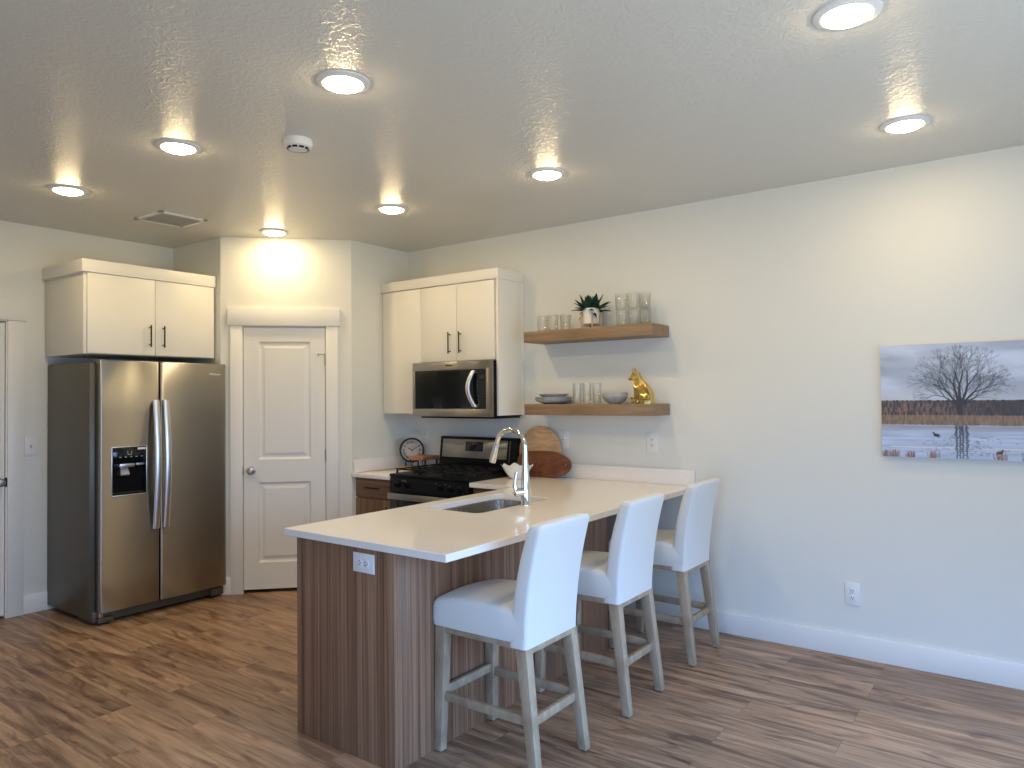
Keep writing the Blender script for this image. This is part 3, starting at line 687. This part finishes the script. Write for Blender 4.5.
b = MB(); b.lathe(tumbler(.0375, .0385, .106, .0025, .009), (0, 0, ZU), 36)
g = tag(b.build('drinking_glass', M_glass, None, (0, 0, ZU), ang=50), '', 'glass', 'stacked tumblers on the upper shelf')
places = ['nearest the potted plant', 'second from the potted plant', 'third from the potted plant', 'nearest the right end of the shelf']
sp = [(2.142, -.175), (2.224, -.165), (2.268, -.078), (2.306, -.160)]
rep(g, [(x, y, 'clear tumbler, bottom row of stacked glasses, ' + places[k]) for k, (x, y) in enumerate(sp)])
for k, (x, y) in enumerate(sp):
    o = g.copy(); COL.objects.link(o); o.location = (x-.003, y-.002, ZU+.1065); o['label'] = 'clear tumbler, top row of stacked glasses, ' + places[k]
# plates
def plate(r, h=.038): return [(0, 0), (r*.50, 0), (r*.55, .004), (r*.86, h*.42), (r*.97, h*.70), (r, h*.96), (r*.99, h), (r*.965, h*.96), (r*.93, h*.76), (r*.83, h*.55), (r*.5, .008), (0, .007)]
for r, z, lab in ((.135, 0, 'large grey stoneware plate, bottom of the stack on the lower shelf'), (.132, .013, 'large grey stoneware plate, middle of the stack on the lower shelf'), (.106, .042, 'smaller grey stoneware plate, top of the stack on the lower shelf')):
    b = MB(); b.lathe(plate(r, .030 if r < .11 else .038), (1.573, -.139, ZL+z), 48); tag(b.build('plate', M_grey, None, (1.573, -.139, ZL+z), ang=40), lab, 'plate', 'grey plates on the lower shelf')
for s_, z, lab in ((1.0, 0, 'grey stoneware bowl on the lower shelf, the outer one of a nested pair'), (.95, .010, 'grey stoneware bowl nested inside another on the lower shelf')):
    pr = [(0, 0), (.040, 0), (.043, .004), (.072, .022), (.085, .045), (.088, .066), (.0865, .068), (.085, .066), (.082, .046), (.070, .026), (.040, .009), (0, .008)]
    b = MB(); b.lathe([(r*s_, zz*(.97 if z else 1)) for r, zz in pr], (2.060, -.13, ZL+z), 44); tag(b.build('bowl', M_grey, None, (2.060, -.13, ZL+z), ang=45), lab, 'bowl', 'grey bowls on the lower shelf')
# potted plant
px_, py_ = 1.880, -.125
t = thing('potted_plant', (px_, py_, ZU), 'small spiky green succulent in a white pot on a wooden stand', 'plant')
b = MB(); b.lathe([(0, .032), (.052, .032), (.056, .036), (.0575, .140), (.0555, .142), (.053, .140), (.052, .120), (0, .120)], (px_, py_, ZU), 40); b.build('pot', M_pot, t)
b = MB(); b.lathe([(0, .1225), (.0525, .1205)], (px_, py_, ZU), 24); b.build('soil', M_soil, t)
b = MB()
for k in range(2):
    a = math.radians(-54) + k*PI/2; c, s_ = math.cos(a), math.sin(a)
    b.hexa([(px_-c*.062+s_*.005, py_-s_*.062-c*.005, ZU+.022), (px_+c*.062+s_*.005, py_+s_*.062-c*.005, ZU+.022), (px_+c*.062-s_*.005, py_+s_*.062+c*.005, ZU+.022), (px_-c*.062-s_*.005, py_-s_*.062+c*.005, ZU+.022)],
           [(px_-c*.062+s_*.005, py_-s_*.062-c*.005, ZU+.032), (px_+c*.062+s_*.005, py_+s_*.062-c*.005, ZU+.032), (px_+c*.062-s_*.005, py_+s_*.062+c*.005, ZU+.032), (px_-c*.062-s_*.005, py_-s_*.062+c*.005, ZU+.032)])
sd = b.build('plant_stand', M_bamboo, t)
for k in range(4):
    a = math.radians(-54) + k*PI/2; lx, ly = px_+math.cos(a)*.0665, py_+math.sin(a)*.0665
    b = MB(); b.box(-.0065, .0065, -.0065, .0065, 0, .112, .002); b.tf(Matrix.Translation((lx, ly, ZU)) @ Matrix.Rotation(a, 4, 'Z')); b.build('leg', M_bamboo, sd)
rnd = random.Random(4)
def leaf(az, tilt, ln, wd, droop):
    rows = []; n = 9; p = Vector((math.cos(az)*.008, math.sin(az)*.008, .120)); el = math.radians(90-tilt)
    side = Vector((-math.sin(az), math.cos(az), 0))
    for i in range(n+1):
        u = i/n; wv = wd*(.45+1.1*u) if u < .42 else wd*(.91)*(1-((u-.42)/.58)**1.6)
        d = Vector((math.cos(az)*math.cos(el), math.sin(az)*math.cos(el), math.sin(el)))
        nrm = side.cross(d).normalized(); cup = wv*.35
        q = p + Vector((px_, py_, ZU))
        wv = max(wv, .0004)
        rows.append([q-side*wv+nrm*-cup*-1, q-side*wv*.5+nrm*cup*.25, q, q+side*wv*.5+nrm*cup*.25, q+side*wv+nrm*cup, q+side*wv*.5+nrm*(cup*.25-.0022), q-nrm*.003, q-side*wv*.5+nrm*(cup*.25-.0022), q-side*wv+nrm*cup])
        p = p + d*ln/n; el -= math.radians(droop)/n
    return rows
spec = [(8, .118, .030, -6, 5, 0), (26, .135, .032, 8, 7, .4), (50, .145, .029, 20, 9, .1), (70, .140, .023, 40, 8, .5), (92, .095, .015, 70, 3, 3.6)]
for tilt, ln, wd, droop, cnt, ph in spec:
    for k in range(cnt):
        az = 2*PI*k/cnt + ph + rnd.uniform(-.12, .12)
        if py_ + math.sin(az)*ln > -.012: ln_ = ln*.8
        else: ln_ = ln*rnd.uniform(.9, 1.08)
        b = MB(); b.grid(leaf(az, tilt+rnd.uniform(-6, 6), ln_, wd, droop)); b.build('leaf', M_leaf, t, ang=60)
# gold fox figurine
ox, oy, oz = 2.250, -.130, ZL
b = MB()
def sy(P): return [q for u, y_, v_ in P for q in ((u, y_, v_), (u, -y_, v_))]
b.hull(sy([(-.046, .016, .137), (-.036, .026, .098), (-.020, .028, .085), (.012, .014, .162), (.040, .026, .138), (.030, .034, .085)]))
b.hull(sy([(.010, .022, .140), (.043, .024, .136), (.066, .032, .105), (.084, .036, .068), (.088, .034, .022), (.026, .038, .022), (.014, .032, .075)]))
for s_ in (-1, 1):
    b.hull([(u, s_*y_, v_) for u, y_, v_ in [(-.040, .006, .115), (-.040, .028, .110), (-.012, .030, .100), (-.014, .006, .100), (-.042, .008, .02), (-.042, .024, .02), (-.024, .024, .02), (-.024, .008, .02), (-.034, .027, .06)]])
    b.hull([(u, s_*y_, v_) for u, y_, v_ in [(-.045, .006, .02), (-.052, .012, .02), (-.052, .022, .024), (-.030, .028, .034), (-.024, .006, .034), (-.02, .026, .015)]])
    b.hull([(u, s_*y_, v_) for u, y_, v_ in [(.005, .030, .055), (.018, .044, .066), (.070, .044, .066), (.084, .036, .050), (.084, .044, .024), (.004, .048, .024), (.012, .046, .040), (.05, .050, .045), (.04, .030, .10)]])
b.hull(sy([(-.050, .030, 0), (-.054, .026, .014), (.092, .036, 0), (.092, .034, .024), (.05, .050, .0), (.05, .048, .022), (-.02, .044, 0), (-.02, .042, .018)]))
b.hull([(-.063, -.034, .047), (-.056, -.050, .030), (-.048, -.052, .004), (-.030, -.056, .022), (-.004, -.056, .030), (.010, -.052, .020), (-.020, -.036, .016), (-.050, -.032, .016), (-.010, -.040, .034), (.0, -.056, .004)])
b.hull(sy([(-.047, .014, .138), (-.050, .012, .172), (-.012, .019, .204), (.015, .016, .160), (.002, .028, .128), (-.040, .020, .110)]))
hM = Matrix.Translation((-.020, 0, .185)) @ Matrix.Rotation(math.radians(8), 4, 'Z') @ Matrix.Scale(1.10, 4) @ Matrix.Translation((.020, 0, -.185))
def hp_(P): return [tuple(hM @ Vector(p)) for p in P]
b.hull(hp_(sy([(-.086, .003, .172), (-.084, .006, .164), (-.066, .013, .188), (-.052, .027, .182), (-.050, .020, .209), (-.036, .024, .214), (-.012, .020, .205), (-.012, .022, .182), (-.045, .016, .160), (-.066, .010, .160)])))
for s_ in (-1, 1): b.hull(hp_([(u, s_*y_, v_) for u, y_, v_ in [(-.046, .025, .240), (-.054, .012, .206), (-.052, .027, .200), (-.028, .026, .202), (-.032, .010, .208), (-.040, .030, .204)]]))
b.tf(Matrix.Translation((ox, oy, oz)) @ Matrix.Diagonal((.93, .90, .98, 1)))
tag(b.build('animal_figurine', M_gold, None, (ox, oy, oz), smooth=False), 'faceted gold sitting fox figurine at the right end of the lower shelf', 'figurine')

# ---------------------------------------------------------------- counter-top things
# boards leaning on the wall
b = MB(); n = 56; R = .184; P = [(R*math.cos(2*PI*k/n), R*math.sin(2*PI*k/n)) for k in range(n)]
lean = math.radians(4.5); cx, cz = 1.391, CZ+.0015+R*math.cos(lean)
b.prism(P, -.009, .009, frame((cx, -.024-.010-(.0)-R*math.sin(lean), cz), (1, 0, 0), (0, math.sin(lean), math.cos(lean)), (0, -math.cos(lean), math.sin(lean))), .003)
tag(b.build('cutting_board', M_oakb, None, (cx, -.07, CZ), ang=50), 'round light wood cutting board leaning on the wall above the counter', 'cutting board')
# oval board: outline with hole
def oval():
    P = []; a_, h_ = .232, .095
    for k in range(64):
        th = 2*PI*k/64; c, s_ = math.cos(th), math.sin(th)
        e_ = .72
        x = a_*math.copysign(abs(c)**e_, c); z = h_*math.copysign(abs(s_)**.62, s_)
        if x > .05: z *= 1 - .34*((x-.05)/.182)**2
        P.append((x, z))
    return P
hl = [(.188+.0145*math.cos(2*PI*k/20), .002+.0145*math.sin(2*PI*k/20)) for k in range(20)]
t_ = plate_with_hole(oval(), hl, -.009, .009); lean = math.radians(9)
cz = CZ+.0015+.094*math.cos(lean); cy = -.089
t_.transform(frame((1.448, cy, cz), (1, 0, 0), (0, math.sin(lean), math.cos(lean)), (0, -math.cos(lean), math.sin(lean))))
b = MB(); b._m(t_); tag(b.build('cutting_board', M_acacia, None, (1.448, cy, CZ), ang=50), 'dark reddish oval cutting board with a round hole, in front of the round one', 'cutting board')
# ruffled bowl
def ruf(r, z, a):
    k = (z/.10)**2 if z > 0 else 0
    w_ = .5+.5*math.cos(8*a)
    return r*(.94+.07*k*w_), z*(1-.18*k*(1-w_))
b = MB(); b.lathe([(0, 0), (.045, 0), (.049, .004), (.070, .022), (.090, .050), (.106, .080), (.114, .100), (.1155, .102), (.111, .1005), (.102, .080), (.086, .052), (.066, .026), (.044, .010), (0, .008)], (1.336, -.262, CZ+.0005), 84, mod=ruf)
tag(b.build('ruffled_bowl', M_bowlw, None, (1.336, -.262, CZ), ang=60), 'white bowl with a wavy scalloped rim on the counter by the faucet', 'bowl')
# low board, clock, riser
az = math.radians(45)
b = MB(); b.box(-.105, .105, -.045, .045, 0, .020, .003); b.tf(Matrix.Translation((.175, -.160, CZ+.0005)) @ Matrix.Rotation(az, 4, 'Z'))
tag(b.build('cutting_board', M_board2, None, (.165, -.165, CZ)), 'small thin light wood board lying on the corner counter under the clock', 'cutting board')
cc_ = Vector((.166, -.132, 1.057)); CR = .103
t = thing('table_clock', (cc_.x, cc_.y, CZ+.0205), 'round black-rimmed clock with roman numerals in the counter corner', 'clock')
tl = math.radians(4)
CF_ = frame(cc_, (rt, rt, 0), (-rt*math.sin(tl)*1, rt*math.sin(tl), math.cos(tl)), (rt*math.cos(tl), -rt*math.cos(tl), math.sin(tl)))
b = MB(); b.lathe([(0, -.022), (CR-.006, -.022), (CR, -.014), (CR, .010), (CR-.004, .016), (CR-.012, .016), (CR-.016, .008), (CR-.016, .0), (0, .0)], seg=56, mat=CF_); b.build('rim', M_blackm, t)
b = MB(); b.lathe([(0, .002), (CR-.0155, .002)], seg=48, mat=CF_); fc = b.build('face', M_face, t)
for k, s_ in enumerate(['XII', 'I', 'II', 'III', 'IIII', 'V', 'VI', 'VII', 'VIII', 'IX', 'X', 'XI']):
    a = -2*PI*k/12; text('numeral', s_, .027, CF_ @ Matrix.Rotation(a, 4, 'Z') @ Matrix.Translation((0, .066, .0028)), M_hw, fc, .0004)
for nm, a, ln, wd in (('hour_hand', math.radians(58), .044, .0035), ('minute_hand', math.radians(-61), .070, .0026)):
    b = MB(); b.prism([(-wd*.5, -.014), (wd*.5, -.014), (wd, ln*.6), (0, ln), (-wd, ln*.6)], .0040, .0050, CF_ @ Matrix.Rotation(a, 4, 'Z')); b.build(nm, M_hw, t)
b = MB(); b.lathe([(0, .0062), (.004, .006), (.005, .0042)], seg=16, mat=CF_); b.build('hub', M_hw, t)
b = MB()
for s_ in (-.05, .05):
    q = cc_ + Vector((rt, rt, 0))*s_; b.tube([(q.x, q.y, CZ+.021), (q.x, q.y, 1.056-math.sqrt(CR*CR-s_*s_)+.006)], .006, 10)
b.build('foot', M_blackm, t)
t = thing('wooden_riser', (.325, -.152, CZ), 'small live-edge wooden riser on black hairpin legs beside the stove', 'stand')
b = MB(); b.prism([(.248, -.245), (.30, -.250), (.36, -.247), (.408, -.250), (.405, -.20), (.409, -.13), (.404, -.060), (.33, -.056), (.25, -.060), (.243, -.15)], .990, 1.021, None, .004); b.build('top', M_riser, t)
for x, y in ((.262, -.235), (.262, -.072), (.392, -.235), (.392, -.072)):
    b = MB(); sg = 1 if y < -.15 else -1
    b.tube([(x-.012, y, .990), (x, y+sg*.004, CZ+.004), (x+.012, y+sg*.012, .990)], .0050, 8); b.box(x-.020, x+.020, y-.008, y+.016, .9865, .990); b.build('leg', M_blackm, t)

# ---------------------------------------------------------------- outlets, switch
def plate_dev(name, label, cat, M, w_, h_, kind):   # local x right, y up, z out
    t = bpy.data.objects.new(name, None); t.empty_display_size = .03; COL.objects.link(t); t.location = M.translation; tag(t, label, cat)
    b = MB(); b.prism([(-w_/2, -h_/2), (w_/2, -h_/2), (w_/2, h_/2), (-w_/2, h_/2)], 0, .0065, M, .003); b.build('cover_plate', M_white, t)
    def sock(cx, cy):
        b = MB(); n = 20; P = [(cx+.0165*math.cos(2*PI*k/n), cy+max(-.0135, min(.0135, .0165*math.sin(2*PI*k/n)))) for k in range(n)]
        b.prism(P, .006, .0085, M, .0006); s_ = b.build('socket', M_white, t)
        b = MB()
        for x, hh in ((-.0065, .0048), (.0065, .0040)): b.prism([(cx+x-.0016, cy+.003-hh), (cx+x+.0016, cy+.003-hh), (cx+x+.0016, cy+.003+hh), (cx+x-.0016, cy+.003+hh)], .0085, .0089, M)
        b.prism([(cx+.0026*math.cos(2*PI*k/10), cy-.0075+.0026*math.sin(2*PI*k/10)) for k in range(10)], .0085, .0089, M); b.build('socket_slot', M_slot, s_)
    if kind == 'duplex': sock(0, .0195); sock(0, -.0195)
    if kind == 'rocker' or kind == 'gfci':
        b = MB(); b.prism([(-.0168, -.033), (.0168, -.033), (.0168, .033), (-.0168, .033)], .006, .0085, M, .001); rk = b.build('insert', M_white, t)
        b = MB()
        for y_ in (.019, -.019):
            for x, hh in ((-.006, .0042), (.006, .0034)): b.prism([(x-.0011, y_-hh), (x+.0011, y_-hh), (x+.0011, y_+hh), (x-.0011, y_+hh)], .0085, .0089, M)
        b.prism([(-.004, -.003), (.004, -.003), (.004, .003), (-.004, .003)], .0085, .0093, M); b.build('socket_slot', M_slot, rk)
    if kind == 'toggle':
        b = MB(); b.prism([(-.005, -.012), (.005, -.012), (.005, .012), (-.005, .012)], .006, .0078, M, .0005)
        b.prism([(-.0035, .0), (.0035, .0), (.003, .010), (-.003, .010)], .006, .016, M, .0008); b.build('toggle', M_mark, t)
    return t
RW = lambda x, z: frame((x, -.0002, z), (1, 0, 0), (0, 0, 1), (0, -1, 0))
plate_dev('electrical_outlet', 'white electrical outlet low on the right wall under the tree picture', 'outlet', RW(3.492, .356), .080, .128, 'duplex')
plate_dev('electrical_outlet', 'white wall outlet below the right end of the lower floating shelf', 'outlet', RW(2.270, 1.177), .086, .128, 'duplex')
plate_dev('electrical_outlet', 'white wall outlet just right of the round cutting board', 'outlet', RW(1.568, 1.177), .086, .126, 'gfci')
plate_dev('electrical_outlet', 'white wall outlet between the clock and the stove backguard', 'outlet', RW(.194, 1.163), .080, .122, 'duplex')
plate_dev('light_switch', 'white single toggle light switch between the left door and the refrigerator', 'switch', frame((GX+.0002, -2.362, 1.170), (0, 1, 0), (0, 0, 1), (1, 0, 0)), .080, .128, 'toggle')
plate_dev('electrical_outlet', 'horizontal white electrical outlet on the walnut end of the peninsula', 'outlet', frame((2.111, PY0-.0002, .811), (0, 0, 1), (-1, 0, 0), (0, -1, 0)), .080, .126, 'duplex')

# ---------------------------------------------------------------- bar stools
def stool():
    t = thing('bar_stool', (0, 0, 0), '', 'bar stool', 'bar stools along the peninsula')
    # seat cushion: soft box, widest at the front (local -x faces the counter)
    b = MB(); rows = []
    def sec(x, wy, zt, zb):
        r = .022; P = []
        crown = .010
        P += [(x, -wy+.004, zb), (x, -wy-.002, zb+.03), (x, -wy, zt-r), (x, -wy+r*.3, zt-r*.3), (x, -wy+r, zt)]
        for k in range(1, 8): y_ = -wy+r+(2*wy-2*r)*k/8; P.append((x, y_, zt+crown*math.sin(PI*k/8)))
        P += [(x, wy-r, zt), (x, wy-r*.3, zt-r*.3), (x, wy, zt-r), (x, wy+.002, zb+.03), (x, wy-.004, zb)]
        return P
    for x, wy, zt in ((-.262, .178, .600), (-.270, .190, .622), (-.268, .196, .634), (-.255, .199, .645), (-.225, .200, .652), (-.15, .200, .660), (-.05, .198, .664), (.06, .195, .662), (.16, .191, .656), (.20, .189, .652)):
        rows.append(sec(x, wy, zt, .532))
    b.grid(rows)
    t_ = bmesh.new(); t_.faces.new([t_.verts.new(p) for p in rows[0]]); b._m(t_)
    b.box(-.255, .19, -.185, .185, .531, .536)
    bmesh.ops.remove_doubles(b.bm, verts=b.bm.verts[:], dist=.0006)
    b.build('seat', M_fabric, t, ang=70)
    # back: slab leaning backwards, slightly curved, rounded edges
    b = MB(); rows = []; n = 16
    for u, ds in [(i/n*.955, 0) for i in range(n+1)] + [(.975, .003), (.988, .008), (.996, .016), (1.0, .027)]:
        z = .512 + u*.488
        xb_ = .208 + .010*u + .070*u*u - ds*.55; th = .086 - .020*u - ds*1.1; wy = .190 + .002*math.sin(PI*u) - ds
        r = min(.018, th*.3); xf_ = xb_-th
        P = []
        for cx_, cy_, a0 in ((xb_-r, wy-r, 0), (xf_+r, wy-r, 90), (xf_+r, -wy+r, 180), (xb_-r, -wy+r, 270)):
            for k in range(5): a = math.radians(a0+22.5*k); P.append((cx_+r*math.cos(a), cy_+r*math.sin(a), z))
        P.append(P[0]); rows.append(P)
    b.grid(rows)
    for row in (rows[0], rows[-1]):
        t_ = bmesh.new(); t_.faces.new([t_.verts.new(p) for p in row[:-1]]); b._m(t_)
    bmesh.ops.remove_doubles(b.bm, verts=b.bm.verts[:], dist=.0004); bmesh.ops.recalc_face_normals(b.bm, faces=b.bm.faces[:])
    b.build('backrest', M_fabric, t, ang=80)
    b = MB(); b.box(-.258, .20, -.186, -.166, .506, .531, .001); b.box(-.258, .20, .166, .186, .506, .531, .001); b.box(-.258, -.238, -.166, .166, .506, .531, .001)
    b.hexa([(.19, -.166, .490), (.208, -.166, .490), (.208, .166, .490), (.19, .166, .490)], [(.188, -.166, .512), (.206, -.166, .512), (.206, .166, .512), (.188, .166, .512)], .001)
    b.build('seat_frame', M_leg, t)
    def leg(x0, x1, X0_, X1_, s):   # top x0..x1 at z .531, bottom X0_..X1_
        y0, y1 = (.142, .188) if s > 0 else (-.188, -.142); yb0, yb1 = (.160, .197) if s > 0 else (-.197, -.160)
        zt = .531 if x0 < 0 else .512
        b = MB(); b.hexa([(X0_, yb0, .006), (X1_, yb0, .006), (X1_, yb1, .006), (X0_, yb1, .006)], [(x0, y0, zt), (x1, y0, zt), (x1, y1, zt), (x0, y1, zt)], .002)
        o = b.build('leg', M_leg, t)
        xm, ym = (X0_+X1_)/2, (yb0+yb1)/2; b = MB(); b.lathe([(0, 0), (.012, 0), (.012, .007), (0, .007)], (xm, ym, 0), 14); b.build('glide', M_blackm, o)
    for s in (-1, 1): leg(-.264, -.210, -.268, -.229, s); leg(.154, .206, .225, .263, s)
    for s in (-1, 1): b = MB(); y0 = .160 if s > 0 else -.180; b.box(-.235, .215, y0, y0+.020, .216, .252, .002); b.build('stretcher', M_leg, t)
    b = MB(); b.box(-.252, -.232, -.165, .165, .232, .268, .002); b.build('stretcher', M_leg, t)
    b = MB(); b.box(.196, .216, -.165, .165, .206, .242, .002); b.build('stretcher', M_leg, t)
    return t
s0 = stool()
for i, (x, y, rz, lab) in enumerate(((2.553, -1.985, 0, 'white upholstered bar stool nearest the camera, by the near end of the peninsula'),
        (2.555, -1.243, .5, 'white upholstered bar stool in the middle of the three'),
        (2.557, -.470, 0, 'white upholstered bar stool farthest back, next to the right wall'))):
    o = s0 if i == 0 else copy_tree(s0)
    o.location = (x, y, 0); o.rotation_euler = (0, 0, math.radians(rz)); o['label'] = lab

# ---------------------------------------------------------------- canvas picture (tree by the water), painted into a colour attribute
import numpy as np
AX0, AZ0, AW, AH, AD = 3.661, 1.147, .914, .607, .035
t = thing('canvas_picture', (AX0+AW/2, -.0005, AZ0), 'canvas print of a bare tree mirrored in still water, hung on the right wall', 'picture')
nx, nz = 420, 280
rs = np.random.RandomState(3)
def vnoise(sx, sz, seed):
    r_ = np.random.RandomState(seed); g_ = r_.rand(sz+2, sx+2)
    X = np.linspace(0, sx, nx); Z = np.linspace(0, sz, nz); xi = X.astype(int); zi = Z.astype(int); fx_ = X-xi; fz = Z-zi
    fx_ = fx_*fx_*(3-2*fx_); fz = (fz*fz*(3-2*fz))[:, None]
    a = g_[zi][:, xi]; b_ = g_[zi][:, xi+1]; c = g_[zi+1][:, xi]; d_ = g_[zi+1][:, xi+1]
    return (a*(1-fx_)+b_*fx_)*(1-fz) + (c*(1-fx_)+d_*fx_)*fz
def fb(sx, sz, seed, o=4): return sum(vnoise(sx*2**k, sz*2**k, seed+k)*.5**k for k in range(o))/sum(.5**k for k in range(o))
U, V = np.meshgrid(np.linspace(0, 1, nx), np.linspace(0, 1, nz))
img = np.zeros((nz, nx, 3)); n_a = fb(3, 8, 1); n_b = fb(9, 12, 7); n_c = fb(130, 26, 20, 3); n_d = fb(6, 60, 30, 3)
skyd = np.array([.37, .43, .55]); skyl = np.array([.58, .66, .84])
m_ = np.clip((n_a-.35)*2.6, 0, 1)[..., None]; img[:] = skyd*(1-m_)+skyl*m_
ridge = np.clip(1-np.abs(V-(.86-.18*np.abs(U-.28)+.05*np.sin(U*9)))*9, 0, 1)[..., None]*np.clip((n_b-.40)*3, 0, 1)[..., None]
img = img*(1-.45*ridge)+np.array([.24, .25, .28])*.45*ridge
fog = np.clip((.66-V)/.16, 0, 1)[..., None]; img = img*(1-fog*.6)+np.array([.50, .52, .58])*fog*.6
edge = V + .008*(n_c-.5)
bank = (edge < .505) & (V > .365)
reed = np.clip((.62-U)*2.2, 0, 1)*np.clip((n_c-.35)*2.5, 0, 1)
bc = np.array([.060, .056, .066])[None, None]*(.7+n_c[..., None]*.7) + reed[..., None]*np.array([.17, .088, .060])*np.clip(1.3-np.abs(V-.42)*7, 0, 1)[..., None]
img = np.where(bank[..., None], bc, img)
tan = (V <= .375+.008*(n_c-.5)) & (V > .285); img = np.where(tan[..., None], np.array([.24, .17, .125])*(.5+.9*n_c[..., None]), img)
wat = V <= .290+.010*(n_c-.5); wc = np.array([.46, .55, .74])*(.72+.5*n_d[..., None]); img = np.where(wat[..., None], wc, img)
refl = np.clip(1-np.abs(V-.27)*22, 0, 1)*wat; img = img*(1-.5*refl[..., None])+np.array([.20, .14, .11])*.5*refl[..., None]
for vv in (.072, .088, .094): img = np.where(((np.abs(V-vv) < .0032) & (U > .05) & (U < .75))[..., None], np.array([.60, .63, .70]), img)
def seg(x0, z0, x1, z1, w_, col, al=1.0):   # metres on the canvas
    global img
    i0 = max(0, int((min(x0, x1)-w_*2)/AW*nx)-1); i1 = min(nx, int((max(x0, x1)+w_*2)/AW*nx)+2); j0 = max(0, int((min(z0, z1)-w_*2)/AH*nz)-1); j1 = min(nz, int((max(z0, z1)+w_*2)/AH*nz)+2)
    if i1 <= i0 or j1 <= j0: return
    X = U[j0:j1, i0:i1]*AW; Z = V[j0:j1, i0:i1]*AH; dx, dz = x1-x0, z1-z0
    tt = np.clip(((X-x0)*dx+(Z-z0)*dz)/(dx*dx+dz*dz+1e-12), 0, 1); dd = np.hypot(X-x0-tt*dx, Z-z0-tt*dz)
    a = (np.clip((w_-dd)/.0022+.5, 0, 1)*al)[..., None]; img[j0:j1, i0:i1] = img[j0:j1, i0:i1]*(1-a)+np.array(col)*a
rt_ = random.Random(11); DK = (.040, .042, .055)
def branch(x, z, ang, ln, w_, dep):
    n = 3
    for _ in range(n):
        x2 = x+math.sin(ang)*ln/n; z2 = z+math.cos(ang)*ln/n; seg(x, z, x2, z2, max(w_, .0012), DK, 1 if dep > 3 else (.6 if dep > 1 else .32)); x, z = x2, z2; ang += rt_.uniform(-.13, .13); w_ *= .88
        if dep > 1 and rt_.random() < .75: branch(x, z, ang+rt_.choice((-1, 1))*rt_.uniform(.35, .8), ln*.60, w_*.5, dep-2)
    if dep > 0:
        for s_ in (-1, 1): branch(x, z, ang+s_*rt_.uniform(.16, .42), ln*.72, w_*.68, dep-1)
TX, TZ = .370, .262
seg(TX, TZ-.022, TX-.002, TZ+.03, .013, DK)
for a, ln, w_ in ((-.62, .135, .0062), (-.24, .150, .0070), (.02, .150, .0080), (.34, .150, .0070), (.66, .130, .0058), (-.98, .105, .0042), (1.05, .105, .0042)): branch(TX+.010*math.sin(a), TZ+.018, a, ln*.70, w_, 5)
for dx in (-.012, .002, .014, .030):   # reflection
    x = TX+dx-.004
    for k in range(16): seg(x, .172-k*.011, x+rt_.uniform(-.006, .006)+dx*.12, .172-(k+1)*.011, .006-.0002*k, (.06, .07, .10), .75)
for k in range(170):
    x = TX+rt_.gauss(.02, .085); z = rt_.uniform(.02, .12); seg(x, z, x+rt_.uniform(-.02, .02), z+rt_.uniform(-.004, .004), .0018, (.12, .14, .19), .55)
for x, z, dr_ in ((.255, .122, 1), (.545, .038, -1)):
    seg(x, z, x+.014*dr_, z-.002, .0075, (.03, .035, .05)); seg(x-.002*dr_, z+.006, x-.008*dr_, z+.012, .004, (.03, .035, .05)); seg(x-.012*dr_, z-.03, x-.011*dr_, z+.004, .0022, (.5, .5, .52), .8)
for cx_ in (.02, .06, .14, .245, .54, .66):
    for k in range(26): x = cx_+rt_.gauss(0, .013); seg(x, 0, x+rt_.uniform(-.006, .006), rt_.uniform(.008, .042), .0016, (.24+rt_.uniform(-.08, .08), .12, .09), .8)
img = np.clip(img*1.08, 0, 1)
xs = AX0 + U*AW; zz = AZ0 + V*AH
co = np.stack([xs, np.full_like(xs, -AD-.0012), zz], -1).reshape(-1, 3)
me = bpy.data.meshes.new('print'); idx = np.arange(nx*nz).reshape(nz, nx)
fcs = np.stack([idx[:-1, :-1], idx[:-1, 1:], idx[1:, 1:], idx[1:, :-1]], -1).reshape(-1, 4)
me.from_pydata((co-np.array(t.location)).tolist(), [], fcs.tolist())
ca = me.color_attributes.new('paint', 'FLOAT_COLOR', 'POINT'); ca.data.foreach_set('color', np.concatenate([img.reshape(-1, 3), np.ones((nx*nz, 1))], 1).astype(np.float32).ravel())
M_print = mat('canvas_print', (.5, .5, .5), .6); at = nd(M_print, 'ShaderNodeAttribute'); at.attribute_name = 'paint'; lk(M_print, at.outputs['Color'], bsdf(M_print).inputs['Base Color'])
me.materials.append(M_print); o = bpy.data.objects.new('print', me); COL.objects.link(o); o.parent = t
b = MB(); b.box(AX0, AX0+AW, -AD-.0006, -.001, AZ0, AZ0+AH, .001); b.build('stretched_canvas', mat('canvas_edge', (.60, .58, .55), .7), t)
